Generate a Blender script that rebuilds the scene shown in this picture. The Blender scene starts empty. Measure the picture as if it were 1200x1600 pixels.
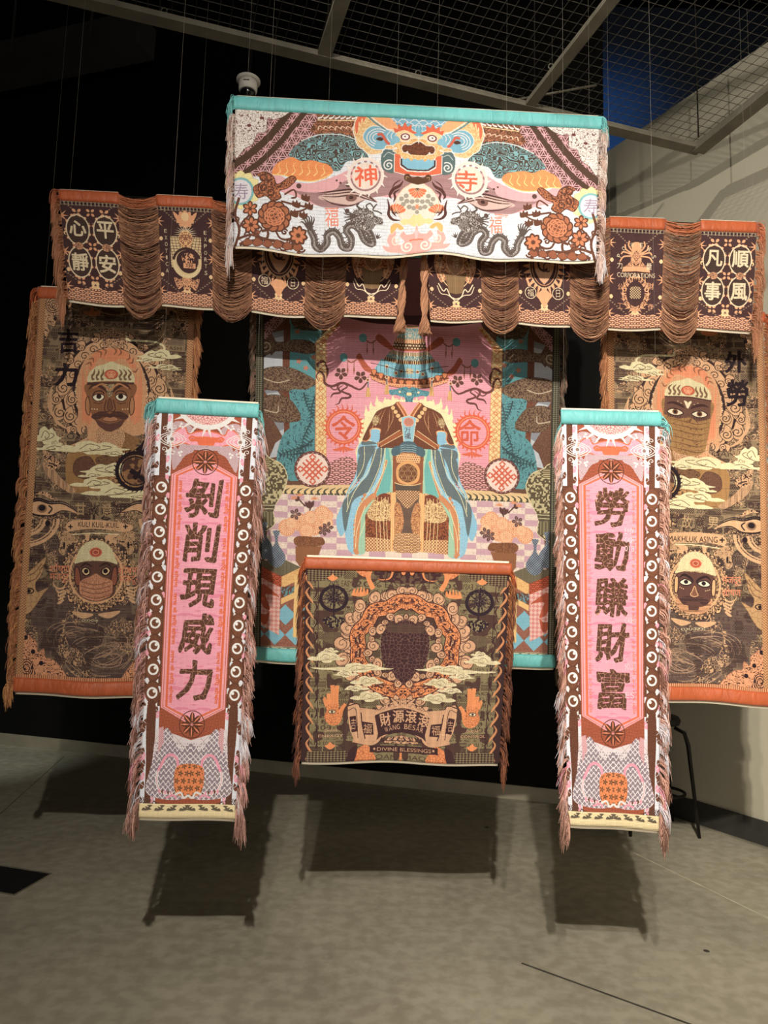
import bpy, math, random
import numpy as np
from mathutils import Vector, Matrix

SC = bpy.context.scene
COL = SC.collection
PI = math.pi
CEIL = 9.6

# ---------------------------------------------------------------- camera
FPX, PITCH, ROLL, EYE = 1150.0, math.radians(6.7), math.radians(1.45), 1.6
_F = np.array([0, math.cos(PITCH), math.sin(PITCH)])
_R0 = np.array([1.0, 0, 0]); _U0 = np.array([0, -math.sin(PITCH), math.cos(PITCH)])
_R = math.cos(ROLL) * _R0 + math.sin(ROLL) * _U0
_U = -math.sin(ROLL) * _R0 + math.cos(ROLL) * _U0
cam_data = bpy.data.cameras.new('camera')
cam = bpy.data.objects.new('camera', cam_data); COL.objects.link(cam)
cam_data.sensor_fit = 'VERTICAL'; cam_data.sensor_height = 36.0
cam_data.lens = 36.0 * FPX / 1600.0
cam_data.clip_start = 0.05
cam.matrix_world = Matrix(((_R[0], _U[0], -_F[0], 0), (_R[1], _U[1], -_F[1], 0), (_R[2], _U[2], -_F[2], EYE), (0, 0, 0, 1)))
SC.camera = cam

# ---------------------------------------------------------------- world, exposure
w = bpy.data.worlds.new('world'); SC.world = w; w.use_nodes = True
w.node_tree.nodes['Background'].inputs[0].default_value = (1.0, .95, .88, 1)
w.node_tree.nodes['Background'].inputs[1].default_value = 0.010
SC.view_settings.view_transform = 'Standard'; SC.view_settings.look = 'None'
SC.view_settings.gamma = 1.0; SC.view_settings.exposure = 0.0
SC.view_settings.use_curve_mapping = False

# ---------------------------------------------------------------- lights (gallery spots on a track in front of the work, and added fills)
def spot(name, loc, aim, power, angle, blend=0.4, radius=0.04, color=(1, .93, .83)):
    d = bpy.data.lights.new(name, 'SPOT'); d.energy = power; d.color = color
    d.spot_size = math.radians(angle); d.spot_blend = blend; d.shadow_soft_size = radius
    o = bpy.data.objects.new(name, d); COL.objects.link(o)
    o.location = loc
    o.rotation_euler = (Vector(aim) - Vector(loc)).to_track_quat('-Z', 'Y').to_euler()
    return o
spot('key_spot', (-0.05, -1.6, 4.25), (1.9, 3.5, 1.8), 1220, 104, 1.0, .035)
spot('second_spot', (-0.27, -1.5, 4.42), (1.9, 3.4, 1.6), 640, 62, 0.9, .035)
# added area fill, standing in for bounce from the unseen gallery behind the viewer
_d = bpy.data.lights.new('gallery_fill', 'AREA'); _d.shape = 'RECTANGLE'; _d.size = 7.0; _d.size_y = 2.2; _d.energy = 62; _d.spread = math.radians(110); _d.color = (1, .95, .88)
_o = bpy.data.objects.new('gallery_fill', _d); COL.objects.link(_o); _o.location = (2.2, -5.6, 1.9); _o.rotation_euler = (PI / 2 + .02, 0, .10)
spot('wall_spot', (-1.5, 1.6, 6.6), (2.6, 5.2, 3.4), 380, 50, 0.7, .05, (1, .95, .82))
spot('wall_low_fill', (0.08, -1.6, 4.2), (2.85, 4.8, 0.85), 950, 24, 0.7, .05, (1, .93, .78))  # extra lamp beside the key, added to brighten the lower right wall
spot('floor_wash_spot', (-2.2, 5.3, 4.6), (-4.3, 7.3, 0), 300, 36, 0.9, .1, (.92, 1, .92))
spot('blue_spot', (1.75, 7.0, 7.2), (2.5, 9.0, 7.7), 260, 56, 1.0, .15, (.08, .34, .85))
# ---------------------------------------------------------------- helpers
def lin(c):
    c = np.asarray(c, dtype=float) / 255.0
    return np.where(c <= .04045, c / 12.92, ((c + .055) / 1.055) ** 2.4)

def new_mat(name):
    m = bpy.data.materials.new(name); m.use_nodes = True
    nt = m.node_tree
    return m, nt, nt.nodes['Principled BSDF']

def plain(name, rgb, rough=.7, metal=0.0, noise=.12, scale=20.0, bump=0.0, spec=.3):
    m, nt, b = new_mat(name)
    c = lin(rgb)
    tc = nt.nodes.new('ShaderNodeTexCoord'); nz = nt.nodes.new('ShaderNodeTexNoise')
    nz.inputs['Scale'].default_value = scale; nz.inputs['Detail'].default_value = 5
    nt.links.new(tc.outputs['Object'], nz.inputs['Vector'])
    rp = nt.nodes.new('ShaderNodeValToRGB')
    rp.color_ramp.elements[0].position = .3; rp.color_ramp.elements[1].position = .7
    rp.color_ramp.elements[0].color = (*(c * (1 - noise)), 1); rp.color_ramp.elements[1].color = (*(np.minimum(c * (1 + noise), 1)), 1)
    nt.links.new(nz.outputs['Fac'], rp.inputs['Fac']); nt.links.new(rp.outputs['Color'], b.inputs['Base Color'])
    b.inputs['Roughness'].default_value = rough; b.inputs['Metallic'].default_value = metal
    b.inputs['Specular IOR Level'].default_value = spec
    if bump:
        bp = nt.nodes.new('ShaderNodeBump'); bp.inputs['Strength'].default_value = bump; bp.inputs['Distance'].default_value = .01
        nt.links.new(nz.outputs['Fac'], bp.inputs['Height']); nt.links.new(bp.outputs['Normal'], b.inputs['Normal'])
    return m

def mesh_obj(name, verts, faces, m, parent=None, smooth=False):
    me = bpy.data.meshes.new(name)
    me.from_pydata([tuple(v) for v in verts], [], [tuple(f) for f in faces]); me.update()
    if smooth: me.polygons.foreach_set('use_smooth', [True] * len(me.polygons))
    me.materials.append(m)
    o = bpy.data.objects.new(name, me); COL.objects.link(o)
    if parent: o.parent = parent
    return o

def fast_mesh(name, V, F, m, parent=None, smooth=True, uv=None, colr=None):
    """V (n,3), F (k,4) or (k,3) arrays"""
    me = bpy.data.meshes.new(name)
    n, k, c = len(V), len(F), F.shape[1]
    me.vertices.add(n); me.vertices.foreach_set('co', np.ascontiguousarray(V, dtype=np.float32).ravel())
    me.loops.add(k * c); me.loops.foreach_set('vertex_index', np.ascontiguousarray(F, dtype=np.int32).ravel())
    me.polygons.add(k); me.polygons.foreach_set('loop_start', np.arange(0, k * c, c, dtype=np.int32))
    me.polygons.foreach_set('loop_total', np.full(k, c, dtype=np.int32))
    me.polygons.foreach_set('use_smooth', np.full(k, smooth))
    if uv is not None:
        l = me.uv_layers.new(name='UVMap'); l.data.foreach_set('uv', np.ascontiguousarray(uv[F.ravel()], dtype=np.float32).ravel())
    if colr is not None:
        a = me.color_attributes.new('yarn', 'FLOAT_COLOR', 'POINT')
        a.data.foreach_set('color', np.ascontiguousarray(np.c_[colr, np.ones(n)], dtype=np.float32).ravel())
    me.update(calc_edges=True); me.validate()
    me.materials.append(m)
    o = bpy.data.objects.new(name, me); COL.objects.link(o)
    if parent: o.parent = parent
    return o

class MB:
    def __init__(s): s.v = []; s.f = []
    def add(s, vs, fs):
        n = len(s.v); s.v += [tuple(x) for x in vs]; s.f += [tuple(i + n for i in f) for f in fs]
    def box(s, lo, hi, M=None):
        vs = [Vector((x, y, z)) for x in (lo[0], hi[0]) for y in (lo[1], hi[1]) for z in (lo[2], hi[2])]
        if M: vs = [M @ v for v in vs]
        s.add(vs, [(0, 1, 3, 2), (4, 6, 7, 5), (0, 4, 5, 1), (2, 3, 7, 6), (0, 2, 6, 4), (1, 5, 7, 3)])
    def tube(s, pts, r, n=8, cap=True):
        pts = [Vector(p) for p in pts]; rs = r if hasattr(r, '__len__') else [r] * len(pts)
        rings = []
        for i, p in enumerate(pts):
            t = (pts[min(i + 1, len(pts) - 1)] - pts[max(i - 1, 0)]).normalized()
            a = t.cross(Vector((0, 0, 1)) if abs(t.z) < .95 else Vector((1, 0, 0))).normalized(); b = t.cross(a)
            rings.append([p + (a * math.cos(2 * PI * k / n) + b * math.sin(2 * PI * k / n)) * rs[i] for k in range(n)])
        vs = [v for q in rings for v in q]; fs = []
        for i in range(len(pts) - 1):
            for k in range(n):
                fs.append((i * n + k, i * n + (k + 1) % n, (i + 1) * n + (k + 1) % n, (i + 1) * n + k))
        if cap: fs += [tuple(range(n))[::-1], tuple((len(pts) - 1) * n + k for k in range(n))]
        s.add(vs, fs)
    def lathe(s, prof, c=(0, 0, 0), n=28):
        vs = [(c[0] + r * math.cos(2 * PI * k / n), c[1] + r * math.sin(2 * PI * k / n), c[2] + z) for r, z in prof for k in range(n)]
        fs = []
        for i in range(len(prof) - 1):
            for k in range(n): fs.append((i * n + k, i * n + (k + 1) % n, (i + 1) * n + (k + 1) % n, (i + 1) * n + k))
        fs += [tuple(range(n))[::-1], tuple((len(prof) - 1) * n + k for k in range(n))]
        s.add(vs, fs)
    def build(s, name, m, parent=None, smooth=False):
        return mesh_obj(name, s.v, s.f, m, parent, smooth)

def empty(name, loc=(0, 0, 0), label=None, cat=None, group=None):
    o = bpy.data.objects.new(name, None); COL.objects.link(o); o.location = loc; o.empty_display_size = .1
    return tag(o, label, cat, group)
def tag(o, label=None, cat=None, group=None, kind=None):
    for k, v in (('label', label), ('category', cat), ('group', group), ('kind', kind)):
        if v: o[k] = v
    return o
def keep(child, parent):           # parent without moving (parent sits unrotated at its own location)
    child.parent = parent; child.matrix_parent_inverse = Matrix.Translation(parent.location).inverted(); return child

def ray(x, y):
    return (_F * FPX + _R * (x - 600) + _U * (800 - y)) / FPX
def on_depth(x, y, d):
    v = ray(x, y); return np.array([0, 0, EYE]) + v * d / v[1]

# ---------------------------------------------------------------- the room
def concrete_mat():
    m, nt, b = new_mat('polished_concrete'); N = nt.nodes.new; L = nt.links.new
    tc = N('ShaderNodeTexCoord')
    n1 = N('ShaderNodeTexNoise'); n1.inputs['Scale'].default_value = .9; n1.inputs['Detail'].default_value = 9; n1.inputs['Roughness'].default_value = .62
    n2 = N('ShaderNodeTexNoise'); n2.inputs['Scale'].default_value = 14; n2.inputs['Detail'].default_value = 6
    for n in (n1, n2): L(tc.outputs['Object'], n.inputs['Vector'])
    r = N('ShaderNodeValToRGB'); e = r.color_ramp.elements
    e[0].position = .32; e[0].color = (*lin((144, 137, 118)), 1); e[1].position = .68; e[1].color = (*lin((178, 170, 148)), 1)
    mx = N('ShaderNodeMix'); mx.data_type = 'RGBA'; mx.inputs['Factor'].default_value = .22
    L(n1.outputs['Fac'], r.inputs['Fac']); L(r.outputs['Color'], mx.inputs['A'])
    r2 = N('ShaderNodeValToRGB'); e = r2.color_ramp.elements
    e[0].position = .4; e[0].color = (.14, .125, .1, 1); e[1].position = .62; e[1].color = (.5, .47, .4, 1)
    L(n2.outputs['Fac'], r2.inputs['Fac']); L(r2.outputs['Color'], mx.inputs['B'])
    # small pale nicks and dark scuffs
    vo = N('ShaderNodeTexVoronoi'); vo.inputs['Scale'].default_value = 4.3; L(tc.outputs['Object'], vo.inputs['Vector'])
    cmp_ = N('ShaderNodeMath'); cmp_.operation = 'LESS_THAN'; cmp_.inputs[1].default_value = .028; L(vo.outputs['Distance'], cmp_.inputs[0])
    m2 = N('ShaderNodeMix'); m2.data_type = 'RGBA'; L(cmp_.outputs[0], m2.inputs['Factor']); L(mx.outputs['Result'], m2.inputs['A']); m2.inputs['B'].default_value = (.33, .31, .27, 1)
    v3 = N('ShaderNodeTexVoronoi'); v3.inputs['Scale'].default_value = 1.7; L(tc.outputs['Object'], v3.inputs['Vector'])
    c3 = N('ShaderNodeMath'); c3.operation = 'LESS_THAN'; c3.inputs[1].default_value = .03; L(v3.outputs['Distance'], c3.inputs[0])
    m3 = N('ShaderNodeMix'); m3.data_type = 'RGBA'; L(c3.outputs[0], m3.inputs['Factor']); L(m2.outputs['Result'], m3.inputs['A']); m3.inputs['B'].default_value = (.045, .04, .035, 1)
    L(m3.outputs['Result'], b.inputs['Base Color'])
    rr = N('ShaderNodeMapRange'); rr.inputs['To Min'].default_value = .42; rr.inputs['To Max'].default_value = .62
    L(n1.outputs['Fac'], rr.inputs['Value']); L(rr.outputs['Result'], b.inputs['Roughness'])
    bp = N('ShaderNodeBump'); bp.inputs['Strength'].default_value = .06; L(n2.outputs['Fac'], bp.inputs['Height']); L(bp.outputs['Normal'], b.inputs['Normal'])
    return m

M_floor = concrete_mat()
M_black = plain('black_wall_paint', (22, 21, 20), .9, 0, .1, 3, 0, .1)
M_wallL = plain('warm_grey_wall_paint', (184, 177, 157), .85, 0, .03, 1.5, 0, .2)
M_far = plain('blue_grey_wall_paint', (70, 80, 96), .9, 0, .1, 2)
M_base = plain('grey_baseboard_paint', (52, 51, 47), .6, 0, .15, 8)
M_base2 = plain('pale_concrete_kerb', (158, 150, 130), .7, 0, .12, 5)
M_metal = plain('dull_galvanised_steel', (116, 110, 96), .6, .0, .2, 6)
M_wire = plain('mesh_wire_steel', (80, 76, 68), .6, .0, .1, 6)
M_darkmetal = plain('dark_steel', (34, 30, 27), .5, .3, .15, 12)
M_nylon = plain('nylon_wire', (150, 142, 128), .4, 0, .05, 12)

mb = MB(); mb.box((-7, -6, -.1), (7, 11, 0)); tag(mb.build('floor', M_floor), kind='structure')
mb = MB(); mb.box((-7, -6, CEIL), (7, 11, CEIL + .1)); tag(mb.build('ceiling', M_black), kind='structure')
mb = MB(); mb.box((-7.1, -6, 0), (-7, 11, CEIL)); tag(mb.build('wall_left', M_black), kind='structure')
mb = MB(); mb.box((-7, -6.1, 0), (7, -6, CEIL)); tag(mb.build('wall_rear', M_black), kind='structure')
mb = MB(); mb.box((-7, 9.05, 0), (7, 9.15, CEIL)); tag(mb.build('wall_far', M_far), kind='structure')
def wall_between(name, a, b, thick, h, m, z0=0.0):     # a -> b, face on the line, thickness behind (left of a->b)
    a = Vector((a[0], a[1], 0)); b = Vector((b[0], b[1], 0)); d = (b - a).normalized(); n = Vector((-d.y, d.x, 0)) * thick
    mb = MB(); q = [a, b, b + n, a + n]
    vs = [p + Vector((0, 0, z0)) for p in q] + [p + Vector((0, 0, z0 + h)) for p in q]
    mb.add(vs, [(3, 2, 1, 0), (4, 5, 6, 7), (0, 1, 5, 4), (1, 2, 6, 5), (2, 3, 7, 6), (3, 0, 4, 7)])
    o = mb.build(name, m); tag(o, kind='structure'); return o
WA, WB = (-6.98, 8.89), (1.84, 6.02)          # black exhibition wall
LA, LB = (1.75, 6.77), (6.6, -1.95)           # pale wall, running towards the viewer on the right
wall_between('wall_back', WA, WB, .12, 9.55, M_black)
wall_between('wall_right', LA, LB, .15, 5.75, M_wallL)
def off(a, b, k):                             # shift a line towards the room
    a = Vector(a); b = Vector(b); d = (b - a).normalized(); n = Vector((d.y, -d.x)) * k; return a + n, b + n
a, b = off(WA, WB, .02); wall_between('baseboard_back', a, b, .019, .11, M_base2)
a, b = off(LA, LB, .018); wall_between('baseboard_right', a, b, .017, .17, M_base)
# ---------------------------------------------------------------- steel mesh ceiling grid (hung below the black ceiling)
GRID_Z = 4.9
gu, gv = Vector((.956, .292, 0)), Vector((.300, -.954, 0)); gO = Vector((-.45, 4.21, GRID_Z)); BAY = 1.41
groot = empty('ceiling_grid', tuple(gO), 'suspended steel mesh ceiling grid with flat grey bars above the hangings', 'ceiling grid')
def gM(u, v): return gO + gu * u + gv * v
def bar(u0, v0, u1, v1, wd=.07, ht=.035, z=0.0):
    a, b = gM(u0, v0) - gO, gM(u1, v1) - gO; d = (b - a); L_ = d.length; d.normalize(); n = Vector((-d.y, d.x, 0)) * wd / 2
    mb = MB(); up = Vector((0, 0, ht)); zz = Vector((0, 0, z)); q = [a - n + zz, b - n + zz, b + n + zz, a + n + zz]
    mb.add(q + [x + up for x in q], [(3, 2, 1, 0), (4, 5, 6, 7), (0, 1, 5, 4), (1, 2, 6, 5), (2, 3, 7, 6), (3, 0, 4, 7)])
    return mb.build('grid_bar', M_metal, groot)
UMIN, UMAX, VMAX = -2 * BAY, 2 * BAY, 2 * BAY
bar(UMIN, 0, UMAX, 0, .085); bar(UMIN, BAY, UMAX, BAY, .07, .03, .002); bar(UMIN, VMAX, UMAX, VMAX)
for k in range(-2, 3): bar(k * BAY, 0, k * BAY, VMAX, .085 if k != 1 else .07, .03, .003)
bar(UMAX - .02, 0, UMAX - .02, VMAX, .10, .05, -.012)
wm = None
def mesh_wire(a, b, z):
    global wm
    p, q = gM(*a) - gO, gM(*b) - gO; d = q - p
    if wm is None:
        mb = MB(); mb.tube([(0, 0, 0), (1, 0, 0)], .0019, 5); wm = mb.build('mesh_wire', M_wire, groot, True); o = wm
    else: o = wm.copy(); COL.objects.link(o)
    o.location = (p.x, p.y, z); o.rotation_euler = (0, 0, math.atan2(d.y, d.x)); o.scale = (d.length, 1, 1)
s_ = .066
for i in range(1, int((UMAX - UMIN) / s_)): mesh_wire((UMIN + i * s_, 0), (UMIN + i * s_, VMAX), .037)
for i in range(1, int(VMAX / s_)): mesh_wire((UMIN, i * s_), (UMAX, i * s_), .041)
def ring_bolt(u, v):
    mb = MB(); c = gM(u, v) - gO; mb.tube([c + Vector((.018 * math.cos(t * PI / 7), 0, .06 + .018 * math.sin(t * PI / 7))) for t in range(15)], .004, 6); mb.build('ring_bolt', M_metal, groot, True)
for u, v in ((-.95, .02), (.62, .02), (1.39, .35), (1.45, -.02)): ring_bolt(u, v)
for (x, y, u, v) in ((-1.36, 3.93, -2.8, 2.8),): pass
for u in (UMIN + .1, -BAY, 0, BAY, UMAX - .1):                    # suspension rods up to the ceiling
    for v in (.1, VMAX - .1):
        mb = MB(); c = gM(u, v) - gO; mb.tube([c + Vector((0, 0, .03)), c + Vector((0, 0, CEIL - GRID_Z))], .005, 6); mb.build('suspension_rod', M_darkmetal, groot, True)
mb = MB(); p0, p1 = on_depth(790, 159, 4.9), on_depth(932, 133, 4.9); mb.tube([p0, p1], .008, 8); o = mb.build('conduit', M_metal, None, True); keep(o, groot)

# dome camera on a drop pole under the grid edge
p = on_depth(388, 128, 4.35)
cam_root = empty('security_camera', tuple(p), 'small white dome camera hanging above the upper left corner of the teal hemmed tapestry', 'camera')
M_white = plain('white_plastic', (205, 200, 190), .5, 0, .03, 5); M_glass = plain('smoked_dome', (14, 14, 16), .15, 0, .1, 5, 0, .6)
mb = MB(); mb.lathe([(.02, .012), (.076, .010), (.076, .002), (.066, -.004)], n=32); mb.build('mounting_plate', M_white, cam_root, False)
mb = MB(); mb.lathe([(.058, -.003), (.060, -.03), (.058, -.062), (.050, -.068)], n=32); hs = mb.build('housing', M_white, cam_root, True)
mb = MB(); mb.lathe([(.049, -.066), (.046, -.085), (.036, -.102), (.018, -.112), (.004, -.114)], n=28); mb.build('dome', M_glass, cam_root, True)
mb = MB(); mb.tube([(0, 0, .011), (0, 0, CEIL - p[2])], .018, 12); mb.build('drop_pole', M_black, cam_root, True)
mb = MB(); mb.box((-.018, -.0605, -.032), (.018, -.0585, -.026)); mb.build('badge', M_darkmetal, hs)

# long dark duct high on the back wall, upper left
a = Vector(on_depth(-60, 100, 7.6)); b = Vector(on_depth(215, 38, 6.9))
mb = MB(); d = (b - a).normalized(); n = d.cross(Vector((0, 0, 1))).normalized(); up = n.cross(d)
M_duct = plain('dark_duct_paint', (70, 68, 64), .7, 0, .2, 3)
q = [a - up * .17, b - up * .17, b + up * .17, a + up * .17]; mb.add(q + [x - n * .3 for x in q], [(0, 1, 2, 3), (7, 6, 5, 4), (0, 4, 5, 1), (1, 5, 6, 2), (2, 6, 7, 3), (3, 7, 4, 0)])
for t in (.3, .75):
    c = a + (b - a) * t; mb.box((c.x - .01, c.y - .01, c.z), (c.x + .01, c.y + .01, CEIL))
o = mb.build('ventilation_duct', M_duct); tag(o, 'dark rectangular duct high up in the upper left, near the ceiling', 'duct')
# ---------------------------------------------------------------- woven designs, drawn thread by thread into generated images
RNG = np.random.default_rng(7)
def cr(pts, closed=True, n=6):
    p = np.asarray(pts, float)
    if len(p) < 3: return p
    if closed: a = np.roll(p, 1, 0); b = p; c = np.roll(p, -1, 0); d = np.roll(p, -2, 0)
    else:
        q = np.vstack([2 * p[0] - p[1], p, 2 * p[-1] - p[-2]]); a, b, c, d = q[:-3], q[1:-2], q[2:-1], q[3:]
    t = np.linspace(0, 1, n, endpoint=False)[:, None, None]
    o = .5 * (2 * b + (c - a) * t + (2 * a - 5 * b + 4 * c - d) * t ** 2 + (3 * b - a - 3 * c + d) * t ** 3)
    o = o.transpose(1, 0, 2).reshape(-1, 2)
    return o if closed else np.vstack([o, p[-1]])
def ell(cx, cy, rx, ry=None, n=40, a0=0, a1=2 * PI, rot=0):
    ry = rx if ry is None else ry
    t = np.linspace(a0, a1, n, endpoint=abs(a1 - a0) < 6.2)
    x, y = rx * np.cos(t), ry * np.sin(t)
    return np.c_[cx + x * math.cos(rot) - y * math.sin(rot), cy + x * math.sin(rot) + y * math.cos(rot)]
def spiral(cx, cy, r, turns=1.6, a0=0.0, d=1, n=30, r0=.1):
    t = np.linspace(0, 1, n); a = a0 + d * t * turns * 2 * PI; rr = r * (r0 + (1 - r0) * t)
    return np.c_[cx + rr * np.cos(a), cy + rr * np.sin(a)]
def star(cx, cy, r1, r2, k, rot=0.0):
    a = np.arange(2 * k) * PI / k + rot; r = np.where(np.arange(2 * k) % 2 == 0, r1, r2)
    return np.c_[cx + r * np.cos(a), cy + r * np.sin(a)]
def petals(cx, cy, r, k, w=.5, r0=.1, rot=0.0):
    out = []
    for i in range(k):
        a = rot + 2 * PI * i / k; ca, sa = math.cos(a), math.sin(a)
        q = [(r0, 0), (.45, w * .28), (.75, w * .3), (1, 0), (.75, -w * .3), (.45, -w * .28)]
        out.append(cr([(cx + r * (u * ca - v * sa), cy + r * (u * sa + v * ca)) for u, v in q], True, 4))
    return out

_noise = {}
def noise(X, Y, s, seed=0, oct_=2):
    v = 0; amp = 1; tot = 0
    for o in range(oct_):
        k = (seed + o) % 7
        if k not in _noise: _noise[k] = np.random.default_rng(100 + k).random((64, 64))
        g = _noise[k]; x = X / s + 17.3 * seed + 11; y = Y / s + 9.1 * seed + 5
        xi = np.floor(x).astype(int); yi = np.floor(y).astype(int); fx = x - xi; fy = y - yi
        fx = fx * fx * (3 - 2 * fx); fy = fy * fy * (3 - 2 * fy)
        x0, x1, y0, y1 = xi % 64, (xi + 1) % 64, yi % 64, (yi + 1) % 64
        v = v + amp * ((g[y0, x0] * (1 - fx) + g[y0, x1] * fx) * (1 - fy) + (g[y1, x0] * (1 - fx) + g[y1, x1] * fx) * fy)
        tot += amp; amp *= .5; s = s / 2
    return v / tot
# patterns: boolean functions of canvas coordinates (photo-pixel units)
def p_contour(s=7, k=5, th=.5, seed=0): return lambda X, Y: (noise(X, Y, s, seed) * k) % 1 < th
def p_crack(s=5, w=.09, seed=0):
    def f(X, Y):
        x = X / s; y = Y / s; xi = np.floor(x).astype(int); yi = np.floor(y).astype(int)
        g = np.random.default_rng(50 + seed).random((64, 64, 2))
        F1 = np.full(X.shape, 9.); F2 = np.full(X.shape, 9.)
        for dx in (-1, 0, 1):
            for dy in (-1, 0, 1):
                q = g[(yi + dy) % 64, (xi + dx) % 64]
                d = np.hypot(xi + dx + q[..., 0] - x, yi + dy + q[..., 1] - y)
                F2 = np.minimum(F2, np.maximum(F1, d)); F1 = np.minimum(F1, d)
        return F2 - F1 < w * 2
    return f
def p_asanoha(s=8, w=.11):
    def f(X, Y):
        x = X / s; y = Y / s; h = math.sqrt(3) / 2; m = np.zeros(X.shape, bool); j0 = np.round(y / h).astype(int)
        for dj in (-1, 0, 1):
            j = j0 + dj; sh = (j % 2) * .5; i0 = np.round(x - sh)
            for di in (-1, 0, 1):
                d = np.hypot(x - (i0 + di + sh), y - j * h); m |= np.abs(d - 1) < w
                m |= d < .1
        return m
    return f
def p_seigaiha(r=6, w=.13, rings=3, ry=1.0):
    def f(X, Y):
        x = X / r; y = Y / r * ry; out = np.zeros(X.shape, bool); done = np.zeros(X.shape, bool)
        j0 = np.floor(y * 2).astype(int)
        for dj in (2, 1, 0, -1):
            j = j0 + dj; cy = j * .5; sh = (j % 2) * 1.0
            i = np.round((x - sh) / 2); d = np.hypot(x - (2 * i + sh), y - cy)
            ins = (d < 1) & (y <= cy) & ~done
            out |= ins & (((d * rings) % 1) > 1 - w * rings); done |= ins
        return out
    return f
def p_check(a, b=None): return lambda X, Y: (np.floor(X / a) + np.floor(Y / (b or a))) % 2 == 0
def p_diamond(s=5, w=.16): return lambda X, Y: (np.abs(((X + Y) / s) % 1 - .5) > .5 - w) | (np.abs(((X - Y) / s) % 1 - .5) > .5 - w)
def p_diachk(s=5, sy=None): return lambda X, Y: (np.floor(X / s + Y / (sy or s)) + np.floor(X / s - Y / (sy or s))) % 2 == 0
def p_brick(a=8, b=4, w=.6): return lambda X, Y: ((Y + 1.2 * (noise(X, Y, 9, 3) - .5)) % b < w) | (((X + 2 * (noise(X, Y, 6, 4) - .5) + np.floor(Y / b) % 2 * a / 2 + np.floor(Y / b) * 1.7) % a) < w)
def p_dots(s=3, r=.3): return lambda X, Y: np.hypot((X / s + .5 * (np.floor(Y / s) % 2)) % 1 - .5, (Y / s) % 1 - .5) < r
def p_hlines(s=2, th=.5): return lambda X, Y: (Y / s) % 1 < th
def p_vlines(s=2, th=.5): return lambda X, Y: (X / s) % 1 < th
def p_meander(s=3.0): return lambda X, Y: ((np.abs(((X / s) % 2) - 1) * s + np.abs(((Y / s) % 2) - 1) * s) / s * 2.0) % 1 < .5
def p_wave(s=9, k=4.5, th=.45): return lambda X, Y: (noise(X, Y * 1.7, s, 2, 1) * k + Y / s * .9) % 1 < th
def p_mottle(s=2.2, th=.5, seed=1): return lambda X, Y: noise(X, Y, s, seed, 1) > th
def p_flower(s=8, seed=0):
    def f(X, Y):
        x = X / s + .5 * (np.floor(Y / s) % 2); y = Y / s; dx = x % 1 - .5; dy = y % 1 - .5
        r = np.hypot(dx, dy); a = np.arctan2(dy, dx)
        return (r < .30 + .16 * np.cos(5 * a)) & (r > .07) & (np.abs((a * 5 / PI) % 2 - 0) > .15)
    return f

_glyphs = {}
def glyph(s, bold=0.0):
    key = (s, bold)
    if key not in _glyphs:
        c = bpy.data.curves.new('lettering', 'FONT'); c.body = s; c.offset = bold; c.resolution_u = 3
        o = bpy.data.objects.new('lettering', c); COL.objects.link(o)
        bpy.context.view_layer.update()
        e = o.evaluated_get(bpy.context.evaluated_depsgraph_get()); me = e.to_mesh()
        co = np.array([v.co[:2] for v in me.vertices]).reshape(-1, 2)
        tris = [[co[i] for i in p.vertices] for p in me.polygons]
        e.to_mesh_clear(); bpy.data.objects.remove(o); bpy.data.curves.remove(c)
        T = []
        for t in tris:
            t = np.array(t); ar = np.sum(t[:, 0] * np.roll(t[:, 1], -1) - np.roll(t[:, 0], -1) * t[:, 1])
            T.append(t if ar > 0 else t[::-1])
        lo, hi = co.min(0), co.max(0)
        _glyphs[key] = [np.c_[(t[:, 0] - lo[0]) / (hi[0] - lo[0]), 1 - (t[:, 1] - lo[1]) / (hi[1] - lo[1])] for t in T], (hi[0] - lo[0]) / (hi[1] - lo[1])
    return _glyphs[key]

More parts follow.
